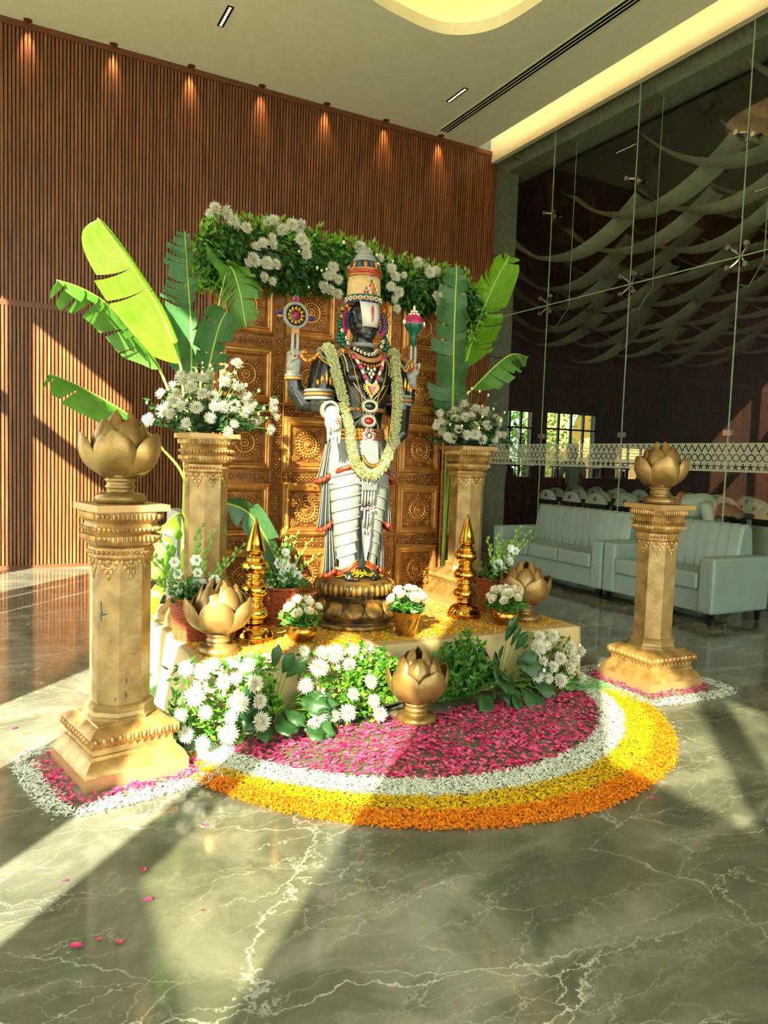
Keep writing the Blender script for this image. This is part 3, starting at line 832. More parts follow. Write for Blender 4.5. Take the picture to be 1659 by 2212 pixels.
def person(label, loc, rz, J, shirt, trousers, sash=None):
    t = thing('person', label, 'person', loc, rz)
    V = {k: Vector(v) for k, v in J.items()}
    segs = [(V['pelvis'], V['chest'], .125, .14), (V['chest'], V['neck'], .10, .05), (V['neck'], V['head'], .05, .07)]
    hd = (V['head'] - V['neck']).normalized(); fw = V['face'].normalized()
    segs += [(V['head'] - hd * .02, V['head'] + hd * .08, .088, .088), (V['head'] + fw * .085 - hd * .01, V['head'] + fw * .10 - hd * .02, .014, .012),
             (V['head'] + fw * .05 - hd * .06, V['head'] + fw * .06 - hd * .07, .04, .03)]
    sd = hd.cross(fw).normalized()
    for q in (-1, 1): segs.append((V['head'] + sd * q * .088, V['head'] + sd * q * .092 + hd * .02, .018, .016))
    for s in 'LR':
        segs += [(V['sh' + s], V['el' + s], .055, .042), (V['el' + s], V['wr' + s], .040, .028)]
        segs += [(V['hip' + s], V['kn' + s], .085, .06), (V['kn' + s], V['an' + s], .055, .038), (V['an' + s] - Vector((0, 0, .05)), V['an' + s] + fw * .15 * Vector((1, 1, 0)).length / 1.414 - Vector((0, 0, .06)), .035, .03)]
        segs += hand_segs(V['wr' + s], (V['wr' + s] - V['el' + s]), sd * (1 if s == 'L' else -1))
    remesh(capsules(segs).obj('body', SKIN, t), .011)
    sh = [(V['pelvis'], V['chest'], .16, .165), (V['chest'], V['chest'] * .4 + V['neck'] * .6, .14, .07)]
    for s in 'LR':
        sh += [(V['chest'] * .5 + V['sh' + s] * .5, V['sh' + s], .10, .075), (V['sh' + s], V['el' + s] * .8 + V['sh' + s] * .2, .075, .062)]
    remesh(capsules(sh).obj('shirt', shirt, t), .014)
    tr = [(V['pelvis'], V['pelvis'] - Vector((0, 0, .05)), .155, .15)]
    for s in 'LR': tr += [(V['hip' + s], V['kn' + s], .10, .08), (V['kn' + s], V['an' + s], .08, .065)]
    remesh(capsules(tr).obj('trousers', trousers, t), .014)
    remesh(capsules([(V['head'] + hd * .03 - fw * .03, V['head'] + hd * .085 - fw * .01, .10, .098), (V['head'] - fw * .04 - hd * .04, V['head'] - fw * .03 + hd * .05, .085, .095)]).obj('hair', HAIR, t), .01)
    if sash:
        c = V['pelvis'] * .62 + V['chest'] * .38; ax = (V['chest'] - V['pelvis']).normalized(); m = dirmat(ax)
        MB().tube([c + m @ Vector((.175 * math.cos(a), .175 * math.sin(a), 0)) for a in [2 * PI * j / 24 for j in range(24)]], .03, 8, closed=True).obj('sash', sash, t)
    return t
shirtm = pm('pale_green_shirt', (150, 164, 146), (138, 152, 134), rough=.8); dark = pm('dark_trousers', (44, 48, 44), rough=.8); whitek = pm('white_kurta', (196, 206, 190), (184, 194, 178), rough=.7, bump=.2, bscale=12)
STAND = dict(pelvis=(0, 0, .98), chest=(0, .02, 1.32), neck=(0, .02, 1.52), head=(0, .03, 1.62), face=(0, 1, 0), shL=(-.2, .02, 1.44), shR=(.2, .02, 1.44), elL=(-.27, .0, 1.16), elR=(.28, .05, 1.18), wrL=(-.25, .12, .93), wrR=(.26, .27, 1.10),
             hipL=(-.09, 0, .93), hipR=(.09, 0, .93), knL=(-.1, .02, .5), knR=(.1, .02, .5), anL=(-.1, 0, .09), anR=(.1, 0, .09))
person('person in pale green shirt standing in the dark hall seen from behind', (11.55, 12.66, 0), -.5, STAND, shirtm, dark)
BEND = dict(pelvis=(0, 0, .92), chest=(.36, 0, .98), neck=(.56, 0, .95), head=(.66, 0, .91), face=(.5, 0, -.86), shL=(.46, .18, .97), shR=(.46, -.18, .97), elL=(.52, .2, .70), elR=(.52, -.2, .70), wrL=(.60, .15, .48), wrR=(.60, -.15, .48),
            hipL=(0, .09, .88), hipR=(0, -.09, .88), knL=(.03, .1, .48), knR=(.03, -.1, .48), anL=(0, .1, .09), anR=(0, -.1, .09))
person('person in white kurta with orange sash bending over behind the sofa', (7.25, 6.2, 0), -1.2, BEND, whitek, pm('white_trousers', (190, 198, 184), rough=.8), pm('orange_floral_sash', (214, 138, 92), (196, 108, 66), rough=.7, scale=60))

def build_counter():
    t = thing('carved_counter', 'long dark carved wooden counter across the far end of the hall', 'counter', (9.3, 12.95, 0))
    bb('top', (0, 0, 1.06), (8.2, .6, 1.13), M['darkwood'], t); bb('body', (.05, .06, 0), (8.15, .55, 1.06), M['darkwood'], t)
    for i in range(16):
        bb('door', (.12 + i * .5, .03, .12), (.54 + i * .5, .06, .98), M['darkwood'], t)
        MB().lathe([(.02, -.01), (.09, -.008), (.1, 0), (.1, .01)], 14).obj('rosette', M['darkwood'], t, True, (.33 + i * .5, .03, .6), (PI / 2, 0, 0))
    lm = MB(); lm.box((-.10, -.10, 0), (.10, .10, .04)); 
    for sx in (-1, 1):
        for sy in (-1, 1): lm.box((sx * .075 - .012, sy * .075 - .012, .04), (sx * .075 + .012, sy * .075 + .012, .22))
    lm.box((-.055, -.055, .04), (.055, .055, .19))
    body = lm.mesh('body', M['darkwood'], False)
    roof = MB().loft([[(-.14, -.14, .22), (.14, -.14, .22), (.14, .14, .22), (-.14, .14, .22)], [(-.13, -.13, .25), (.13, -.13, .25), (.13, .13, .25), (-.13, .13, .25)], [(-.03, -.03, .34), (.03, -.03, .34), (.03, .03, .34), (-.03, .03, .34)], [(-.01, -.01, .40), (.01, -.01, .40), (.01, .01, .40), (-.01, .01, .40)]]).mesh('roof', M['darkwood'], False)
    for i in range(10):
        s = thing('wooden_lantern', f'dark wooden shrine-shaped lantern on the hall counter, {ORD[i]} from the left', 'lantern', (9.55 + i * .68, 13.22, 1.13), 0, 'lanterns on the hall counter')
        place('body', body, s); place('roof', roof, s)
build_counter()
# ------------------------------------------------------------------ stage platform
PZ = .35
def build_platform():
    x0, x1, y0, y1 = .90, 3.43, 3.61, 5.2
    t = thing('stage_platform', 'low stage covered in pale cream cloth under the statue', 'platform', (0, 0, 0))
    bb('deck', (x0 + .02, y0 + .02, 0), (x1 - .02, y1 - .02, PZ - .012), M['darkwood'], t)
    # cloth: top and hanging skirt with soft folds
    per = []
    def edge(a, b, n):
        for i in range(n): per.append((a[0] + (b[0] - a[0]) * i / n, a[1] + (b[1] - a[1]) * i / n))
    edge((x0, y0), (x1, y0), 80); edge((x1, y0), (x1, y1), 40); edge((x1, y1), (x0, y1), 40); edge((x0, y1), (x0, y0), 44)
    cx, cyy = (x0 + x1) / 2, (y0 + y1) / 2
    mb = MB(); rows = []
    for z, o, am in ((PZ, -.012, 0), (PZ - .004, -.003, 0), (PZ - .015, 0, .001), (PZ - .10, .006, .004), (PZ - .22, .012, .009), (.012, .02, .014)):
        row = []
        for i, (x, y) in enumerate(per):
            k = len(per); nx = (1 if x >= x1 - 1e-6 else -1 if x <= x0 + 1e-6 else 0); ny = (1 if y >= y1 - 1e-6 else -1 if y <= y0 + 1e-6 else 0)
            w = o + am * math.sin(i * 1.1 + 1.7 * math.sin(i * .23))
            left = max(0, 1 - abs(y - 3.95) / .5) if nx < 0 else 0
            row.append((x + nx * (w + left * (PZ - z) * .28), y + ny * w, max(z, .004)))
        rows.append(row)
    mb.loft(rows[::-1], cap=False)
    mb.add([(x0 + .012, y0 + .012, PZ), (x1 - .012, y0 + .012, PZ), (x1 - .012, y1 - .012, PZ), (x0 + .012, y1 - .012, PZ)], [(0, 1, 2, 3)])
    mb.obj('cloth', M['cream_drape'], t)
    return t
build_platform()

# ------------------------------------------------------------------ carved backdrop
def build_panel():
    t = thing('carved_screen', 'tall gold carved screen of square rosette tiles standing behind the statue', 'screen', (1.335, 5.05, PZ))
    P, TS = .475, .378; W = P * 3 + TS + .10; NR = 5; H = NR * P + .06
    bb('backing_board', (-.01, .0, 0), (W, .05, H), M['carveddk'], t)
    # one tile: nested frame mouldings, rosette, corner flowers
    fr = MB()
    prof = [(.0, 0.0), (.0, -.016), (.016, -.028), (.028, -.026), (.036, -.034), (.047, -.03), (.056, -.014), (.062, -.004)]
    rings = []
    for d, y in prof: rings.append([(d, y, d), (TS - d, y, d), (TS - d, y, TS - d), (d, y, TS - d)])
    fr.loft(rings, cap=False)
    d = .062; fr.cur = 1
    fr.add([(d, -.004, d), (TS - d, -.004, d), (TS - d, -.004, TS - d), (d, -.004, TS - d)], [(0, 1, 2, 3)])
    frame = fr.mesh('tile', [M['carved'], M['carveddk']], False)
    c = TS / 2; ro = MB()
    def Y(p): return (p[0], -p[2] - .004, p[1])
    def petal(r, a, lx, wy, hz, nu=6, nv=4):
        m = Matrix(((math.cos(a), 0, -math.sin(a)), (0, 1, 0), (math.sin(a), 0, math.cos(a))))
        ro.ell((c + r * math.cos(a), -.006, c + r * math.sin(a)), (lx, hz * 1.7, wy), nu, nv, m)
    def torus(r, w, h, n=30):
        ro.tube([(c + r * math.cos(2 * PI * j / n), -.006, c + r * math.sin(2 * PI * j / n)) for j in range(n)], w * 1.25, 6, closed=True, flat=1.5)
    ro.ell((c, -.008, c), (.021, .026, .021), 12, 8)
    torus(.027, .005, .01, 22)
    for j in range(16): petal(.047, 2 * PI * j / 16, .014, .0075, .010)
    torus(.069, .006, .01, 34)
    for j in range(22): petal(.089, 2 * PI * j / 22, .013, .0105, .012)
    for j in range(22): petal(.103, 2 * PI * (j + .5) / 22, .006, .006, .008, 5, 3)
    for sx in (-1, 1):
        for sz in (-1, 1):
            fx, fz = c + sx * .100, c + sz * .100
            ro.ell((fx, -.008, fz), (.009, .016, .009), 6, 4)
            for j in range(9):
                a = 2 * PI * j / 9
                m = Matrix(((math.cos(a), 0, -math.sin(a)), (0, 1, 0), (math.sin(a), 0, math.cos(a))))
                ro.ell((fx + .017 * math.cos(a), -.005, fz + .017 * math.sin(a)), (.011, .012, .006), 6, 4, m)
    for k in range(4):
        for q in (-1, 0, 1):
            a = k * PI / 2 + q * .30
            rr = .118 / max(abs(math.cos(a)), abs(math.sin(a))) * .99
            petal(rr, a + PI / 2 + .3 * q, .016, .006, .008, 5, 3)
    rosette = ro.mesh('rosette', M['carved'])
    # strips: beaded bands between tiles
    def strip(n, vertical):
        mb = MB(); ln = TS if not vertical else P * NR
        k = 6 if not vertical else 6 * NR
        def q(u, v, h): return (u, -h, v) if not vertical else (v, -h, u)
        for i in range(k):
            u = (i + .5) * ln / k
            mb.ell(q(u, .048, .004), (.011, .011, .011), 6, 4)
            for j in range(8):
                a = 2 * PI * j / 8
                mb.ell(q(u + .021 * math.cos(a), .048 + .021 * math.sin(a), .003), (.0062, .006, .0062), 5, 3)
            for s in (-1, 1): mb.ell(q(u + ln / k / 2, .048 + s * .026, .003), (.009, .005, .009), 5, 3)
            mb.ell(q(u + ln / k / 2, .048, .003), (.006, .006, .012) if not vertical else (.012, .006, .006), 5, 3)
        for v in (.004, .092):
            mb.box(q(0, v - .004, .0), q(ln, v + .004, .008)) if not vertical else mb.box((v - .004, -.008, 0), (v + .004, 0, ln))
        return mb.mesh('beaded_band', M['carved'])
    hs, vs = strip(0, False), strip(0, True)
    for i in range(4):
        for r in range(NR):
            z = r * P
            tl = place('tile', frame, t, (.05 + i * P, -.004, z))
            place('rosette', rosette, tl)
            place('beaded_band', hs, t, (.05 + i * P, -.004, z + TS))
        if i < 3: place('beaded_band', vs, t, (.05 + i * P + TS, -.004, 0))
    for x in (.006, W - .006 - .03):
        e = MB(); e.box((x, -.03, 0), (x + .026, 0, H))
        for j in range(int(H / .02)): e.ell((x + .013, -.03, .01 + j * .02), (.008, .008, .0095), 6, 4)
        e.obj('edge_moulding', M['carved'], t)
    return t
build_panel()

# ------------------------------------------------------------------ pedestals
def octa(h, z, cut=.4142):
    k = h * cut
    return [(h, -k, z), (h, k, z), (k, h, z), (-k, h, z), (-h, k, z), (-h, -k, z), (-k, -h, z), (k, -h, z)]
def sq(h, z): return [(h, -h, z), (h, h, z), (-h, h, z), (-h, -h, z)]
def build_pedestal_meshes():
    out = {}
    b = MB(); b.loft([sq(.228, 0), sq(.228, .052)])
    out['plinth'] = (b.mesh('plinth', M['plinthpink'], False))
    b = MB()
    b.loft([sq(h, z) for h, z in ((.225, .052), (.221, .064), (.214, .078), (.198, .098), (.186, .108), (.184, .122), (.176, .126), (.174, .150), (.190, .163), (.196, .176), (.196, .202), (.184, .214), (.150, .232), (.146, .238))])
    for k in range(4):
        a = k * PI / 2; m = Matrix.Rotation(a, 3, 'Z')
        for j in range(11):
            u = -.172 + j * .0344
            b.ell(m @ Vector((.196, u, .189)), (.011, .0125, .016), 6, 4, m)
            b.ell(m @ Vector((.199, u + .0172, .189)), (.008, .004, .017), 5, 3, m)
            b.ell(m @ Vector((.180, u * .95, .154)), (.009, .011, .008), 5, 3, m)
    out['base_moulding'] = b.mesh('base_moulding', M['goldpale'], False)
    b = MB()
    b.loft([octa(h, z) for h, z in ((.146, .236), (.146, .250), (.138, .256), (.134, .272), (.138, .292), (.128, .300), (.118, .305), (.118, .935), (.124, .945))])
    out['shaft'] = b.mesh('shaft', M['gold'], False)
    b = MB()
    b.loft([octa(h, z, c) for h, z, c in ((.118, .93, .4142), (.128, .945, .4142), (.128, .985, .4142), (.120, .99, .45), (.134, 1.0, .55), (.142, 1.02, .6), (.142, 1.036, .6), (.128, 1.046, .6), (.136, 1.055, .6), (.142, 1.066, .6), (.136, 1.08, .6), (.130, 1.09, .6), (.146, 1.11, .65), (.150, 1.144, .65))])
    for k in range(8):
        a = k * PI / 4; m = Matrix.Rotation(a, 3, 'Z')
        for j in range(5):
            u = -.042 + j * .021
            b.ell(m @ Vector((.130, u, .965)), (.008, .009, .009), 6, 4, m)
        for s in (1,):   # hanging foliate pendant
            b.tube([m @ Vector((.121, .026 * math.cos(q), .918 + .020 * math.sin(q))) for q in [PI + PI * i / 8 for i in range(9)]], .005, 5)
            b.ell(m @ Vector((.120, 0, .925)), (.008, .013, .013), 6, 4, m)
            for q, (uu, zz, r1, r2) in enumerate(((.038, .925, .010, .013), (-.038, .925, .010, .013), (.026, .902, .009, .013), (-.026, .902, .009, .013), (.012, .884, .008, .013), (-.012, .884, .008, .013), (0, .862, .007, .014), (0, .893, .008, .010))):
                b.ell(m @ Vector((.119, uu, zz)), (.007, r1, r2), 6, 4, m)
    for k in range(4):
        a = k * PI / 2; m = Matrix.Rotation(a, 3, 'Z')
        for j in range(10):
            u = -.086 + j * .0191
            b.ell(m @ Vector((.142, u, 1.027)), (.010, .007, .016), 5, 4, m)
            b.ell(m @ Vector((.143, u, 1.066)), (.009, .008, .009), 6, 4, m)
            b.ell(m @ Vector((.148, u, 1.122)), (.010, .007, .018), 5, 4, m)
    for k in range(4):
        a = k * PI / 2 + PI / 4; m = Matrix.Rotation(a, 3, 'Z')
        for zz, rr in ((1.027, .162), (1.066, .164), (1.122, .176)):
            for u in (-.02, 0, .02): b.ell(m @ Vector((rr, u, zz)), (.011, .009, .014), 5, 4, m)
    out['capital'] = b.mesh('capital', M['goldpale'], False)
    for me in (out['capital'],): pass
    b = MB(); b.loft([sq(.157, 1.144), sq(.157, 1.172)])
    out['cap_slab'] = b.mesh('cap_slab', M['plinthpink'], False)
    return out
PED = build_pedestal_meshes()
PEDH = 1.172
def pedestal(label, loc, rz):
    t = thing('pedestal', label, 'pedestal', loc, rz, 'gold painted octagonal pedestals')
    for k in ('plinth', 'base_moulding', 'shaft', 'capital', 'cap_slab'):
        o = place(k, PED[k], t)
        if k in ('capital', 'base_moulding'): flat_by_angle(o, 24)
    return t
pl = pedestal('gold octagonal pedestal on the floor carrying a lotus, beside the sunlit floor stripe', (.51, 3.40, 0), math.radians(12))
def chips(parent, nx, ny, shapes):
    m = pm('slate_blue_undercoat', (78, 88, 84), (60, 66, 62), rough=.6)
    tx, ty = -ny, nx
    for pts in shapes:
        P = [(nx * .1187 + tx * u, ny * .1187 + ty * u, z) for u, z in pts]
        MB().add(P, [tuple(range(len(P)))]).obj('paint_chip', m, parent, False)
chips(pl, -.7071, -.7071, [[(-.036, .755), (-.030, .752), (-.029, .720), (-.024, .705), (-.030, .690), (-.026, .672), (-.034, .668), (-.038, .690), (-.034, .715)], [(-.028, .702), (-.006, .704), (-.004, .698), (-.026, .692)], [(.010, .590), (.014, .592), (.016, .584), (.011, .582)], [(.030, .335), (.036, .338), (.037, .325), (.031, .322)]])
chips(pl, 0, -1, [[(-.020, .42), (-.014, .422), (-.012, .40), (-.017, .392)], [(-.022, .36), (-.015, .362), (-.012, .335), (-.02, .33)], [(.015, .52), (.03, .53), (.031, .527), (.016, .516)]])
pedestal('gold octagonal pedestal on the floor carrying a lotus, in front of the sofas', (3.86, 3.40, 0), math.radians(-2))
pedestal('gold octagonal pedestal on the stage carrying white flowers, below the bright upright banana leaf', (1.175, 4.52, PZ), math.radians(4))
pedestal('gold octagonal pedestal on the stage carrying white flowers, beside the concrete pier', (3.205, 4.66, PZ), math.radians(0))

# ------------------------------------------------------------------ lotus sculptures
def lotus_petal(prof, wid, tip=1.0):
    """shell petal: prof = (radius, height) along its length, wid = half angles"""
    mb = MB(); rows = []; n = len(prof)
    for (r, z), w in zip(prof, wid):
        row = []
        for j in range(9):
            u = j / 4 - 1
            a = u * w; cup = 1 - .12 * u * u * (w / .6)
            row.append((r * cup * math.cos(a), r * cup * math.sin(a), z - .02 * u * u * (w / .6)))
        rows.append(row)
    mb.sheet(rows)
    return mb
def build_lotus_meshes():
    def spl(P, n=3): 
        q = catmull([(p[0], p[1], 0) for p in P], n); return [(v.x, v.y) for v in q]
    def wd(W, n=3): 
        q = catmull([(w, 0, 0) for w in W], n); return [max(v.x, .012) for v in q]
    A = lotus_petal(spl([(.045, .125), (.105, .140), (.150, .185), (.168, .240), (.166, .285), (.161, .308), (.158, .318)]), wd([.5, .74, .80, .76, .60, .38, .0]))
    B = lotus_petal(spl([(.045, .135), (.098, .165), (.130, .225), (.127, .290), (.108, .340), (.096, .360), (.090, .368)]), wd([.6, .88, .90, .84, .66, .42, .0]))
    C = lotus_petal(spl([(.03, .15), (.080, .20), (.098, .27), (.086, .335), (.054, .385), (.036, .402), (.026, .408)]), wd([.7, .95, 1.0, 1.0, .85, .6, .0]))
    foot = MB().lathe([(0, 0), (.098, 0), (.106, .010), (.108, .024), (.102, .040), (.085, .046), (.060, .048), (.056, .056), (.060, .066), (.066, .072), (.060, .080), (.056, .088), (.064, .098), (.068, .104), (.058, .112), (.052, .122), (.085, .138), (.05, .16), (0, .17)], 28)
    ms = [m.mesh('petal', [M['lotusgold'], M['lotusdark']]) for m in (A, B, C)]
    return ms, foot.mesh('foot', M['lotusgold'])
LOTP, LOTF = build_lotus_meshes()
def lotus(label, loc, rz, open_=0.0, s=1.0):
    t = thing('lotus_sculpture', label, 'sculpture', loc, rz, 'gold lotus bud sculptures')
    place('foot', LOTF, t)
    for L_, (n, off) in enumerate(((5, 0), (5, PI / 5), (3, .4))):
        for k in range(n):
            o = place('petal', LOTP[L_], t, rot=(0, rng.uniform(-.02, .02) + (open_ if L_ == 0 else 0), off + 2 * PI * k / n + rng.uniform(-.04, .04)))
            m = o.modifiers.new('thick', 'SOLIDIFY'); m.thickness = .007; m.offset = -1; m.material_offset = 0
            sm = o.modifiers.new('sub', 'SUBSURF'); sm.levels = 1; sm.render_levels = 1
    return t
lotus('gold lotus bud on the pedestal beside the sunlit floor stripe', (.505, 3.40, PEDH), math.radians(-38), .03)
lotus('gold lotus bud on the pedestal in front of the sofas', (3.855, 3.40, PEDH), math.radians(-128), .02)
lotus('gold lotus bud on the stage in front of a basket and finial tower', (1.065, 3.80, PZ), math.radians(-110), .05)
lotus('gold lotus bud on the stage corner nearest the sofas', (3.19, 3.90, PZ), math.radians(-95), .03)
lotus('gold lotus bud on the floor among the leaves, at the edge of the pink petals', (2.02, 3.33, 0), math.radians(-80), .02)

# ------------------------------------------------------------------ brass finial towers
def build_finials():
    def ridge(z0, z1, r, n=4, a=.004):
        out = []
        for i in range(n):
            u = z0 + (z1 - z0) * i / n; v = (z1 - z0) / n
            out += [(r - a, u), (r, u + v * .3), (r, u + v * .7), (r - a, u + v * .98)]
        return out
    bowl = [(0, 0), (.112, 0)] + ridge(.0, .030, .114, 3) + [(.108, .034), (.104, .050), (.090, .072), (.066, .088), (.050, .094)]
    parts = {'foot': bowl}
    def bulb(z, r, rn):
        return [(rn, z - .066)] + ridge(z - .062, z - .040, rn + .012, 2, .003) + [(r * .78, z - .036), (r * .95, z - .018), (r, z), (r * .95, z + .016), (r * .80, z + .030)] + ridge(z + .032, z + .050, rn + .014, 2, .003) + [(rn, z + .066)]
    parts['bulb1'] = bulb(.162, .078, .040); parts['bulb2'] = bulb(.293, .079, .040); parts['bulb3'] = bulb(.424, .077, .038)
    parts['spire'] = [(.03, .488), (.036, .494), (.052, .506), (.058, .516), (.054, .523), (.046, .56), (.032, .61), (.016, .665), (.004, .700), (0, .704)]
    meshes = [(('foot' if k == 'foot' else 'spire' if k == 'spire' else 'bulb'), MB().lathe(p, 32).mesh(k, M['brass'])) for k, p in parts.items()]
    for lab, loc in (('polished brass finial tower between two baskets, near the lotus on the stage', (1.325, 4.0, PZ)), ('polished brass finial tower in front of the pedestal beside the concrete pier', (2.85, 4.12, PZ))):
        t = thing('brass_finial', lab, 'ornament', loc, 0, 'brass finial towers')
        for n, me in meshes: flat_by_angle(place(n, me, t), 50)
build_finials()

# ------------------------------------------------------------------ flowers
def build_mum(r=.046, n=(20, 17, 13, 8), seed=1):
    q = random.Random(seed); mb = MB()
    for L_, k in enumerate(n):
        el = (.10, .42, .80, 1.15)[L_]; ln = r * (1, .92, .78, .55)[L_]
        for j in range(k):
            a = 2 * PI * (j + .5 * L_) / k + q.uniform(-.08, .08); e = el + q.uniform(-.12, .12); l = ln * q.uniform(.88, 1.08)
            d = Vector((math.cos(a) * math.cos(e), math.sin(a) * math.cos(e), math.sin(e))); s = Vector((-math.sin(a), math.cos(a), 0)); up = d.cross(s) * -1
            w = r * .115; c0 = Vector((0, 0, r * .08 * L_))
            p0 = c0 + d * r * .08; p1 = c0 + d * l * .6 + up * (-.04 * r); p2 = c0 + d * l + Vector((0, 0, (.10 + .06 * L_) * r))
            mb.add([p0 - s * w * .5, p0 + s * w * .5, p1 + s * w, p1 - s * w, p2, p1 - up * w * .35], [(0, 1, 5), (0, 5, 3), (1, 2, 5), (5, 2, 4), (3, 5, 4)])
    mb.cur = 1
    mb.ell((0, 0, r * .12), (r * .22, r * .22, r * .3), 8, 4)
    mb.cur = 2
    mb.ell((0, 0, -r * .05), (r * .25, r * .25, r * .16), 6, 3)
    return mb
MUM = [build_mum(.048, seed=1).mesh('flower', [M['mumwhite'], M['mumcentre'], M['stem']], False), build_mum(.043, (18, 15, 11, 7), 2).mesh('flower', [M['mumwhite'], M['mumcentre'], M['stem']], False),
       build_mum(.036, (14, 12, 9, 5), 3).mesh('flower', [M['mumwhite'], M['mumcentre'], M['stem']], False)]
BUD = MB().ell((0, 0, .004), (.009, .009, .011), 7, 5).mesh('bud', M['mumcentre'])
def flower(parent, p, d, kind=None, s=1.0):
    me = MUM[kind if kind is not None else rng.choice((0, 0, 1, 1, 2))]
    e = (dirmat(d) @ Matrix.Rotation(rng.uniform(0, 6.28), 3, 'Z')).to_euler()
    return place('flower', me, parent, p, e, s * rng.uniform(.92, 1.1))
def build_bouquet(label, loc, spots, buds, wx, seed):
    q = random.Random(seed)
    t = thing('chrysanthemum_bouquet', label, 'flowers', loc, 0, 'white chrysanthemum bouquets on pedestals')
    st = MB()
    for p, d in spots:
        flower(t, p, d)
        st.tube(catmull([(q.uniform(-.04, .04), q.uniform(-.04, .04), .01), Vector(p) * .5 + Vector((0, 0, .04)), Vector(p) - Vector(d) * .01], 3), .0022, 4)
    for _ in range(buds):
        a = q.uniform(0, 2 * PI); b = q.uniform(.1, 1.3); r = q.uniform(.9, 1.12)
        p = Vector((wx * r * math.cos(a) * math.cos(b) , .26 * r * math.sin(a) * math.cos(b), .06 + .36 * math.sin(b) * r))
        place('bud', BUD, t, p, (0, 0, 0), q.uniform(.8, 1.3))
        st.tube([(p.x * .1, p.y * .1, .02), p * .55, p], .0016, 4)
    o = st.obj('stems', M['stem'], t); o['kind'] = 'stuff'
    f = leaves(700, lambda: (max(-wx, min(wx, q.gauss(0, wx * .42))), max(-.2, min(.2, q.gauss(0, .11))), .015 + min(.3, abs(q.gauss(.02, .09)))), lambda: (q.gauss(0, 1), q.gauss(0, 1), q.gauss(.3, .5)), (.035, .07), .5)
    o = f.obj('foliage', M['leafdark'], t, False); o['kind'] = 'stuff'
    return t
def dome_spots(n, wx, wy, h, z0, seed, cx=0.0):
    q = random.Random(seed); out = []; tries = 0; mind = .062
    while len(out) < n and tries < 6000:
        tries += 1
        a = q.uniform(-PI, PI); b = math.asin(q.uniform(-.02, .99)); r = q.uniform(.82, 1.0)
        p = Vector((cx + wx * r * math.cos(a) * math.cos(b), wy * r * math.sin(a) * math.cos(b), z0 + h * r * math.sin(b)))
        if all((p - o[0]).length > mind for o in out):
            d = Vector((p.x - cx, p.y * 1.2 - .08, (p.z - z0) * .8 + .08)).normalized(); out.append((p, d))
    return out
sl = dome_spots(56, .31, .22, .33, .055, 3)
sl += [(Vector((.36, -.12, .20)), Vector((.6, -.6, .4))), (Vector((.39, -.1, .12)), Vector((.7, -.6, .2))), (Vector((.33, -.16, .04)), Vector((.6, -.7, -.1))), (Vector((.36, -.1, .16)), Vector((.7, -.5, .3))), (Vector((-.36, -.08, .06)), Vector((-.7, -.6, .2))), (Vector((.06, -.2, .015)), Vector((.2, -.9, -.1))), (Vector((.15, -.06, .42)), Vector((.1, -.5, .8)))]
build_bouquet('white chrysanthemum bouquet on the pedestal below the bright banana leaf', (1.175, 4.50, PZ + PEDH), sl, 26, .34, 4)
sr = dome_spots(40, .27, .20, .27, .05, 8)
sr += [(Vector((-.34, -.1, .22)), Vector((-.6, -.6, .4))), (Vector((-.37, -.1, .13)), Vector((-.7, -.6, .2))), (Vector((-.3, -.14, .06)), Vector((-.5, -.8, 0))), (Vector((-.32, -.08, .17)), Vector((-.5, -.7, .3))), (Vector((.36, -.08, .12)), Vector((.7, -.5, .3))), (Vector((.39, -.05, .09)), Vector((.8, -.4, .3)))]
build_bouquet('white chrysanthemum bouquet on the pedestal beside the concrete pier', (3.205, 4.64, PZ + PEDH), sr, 18, .30, 9)

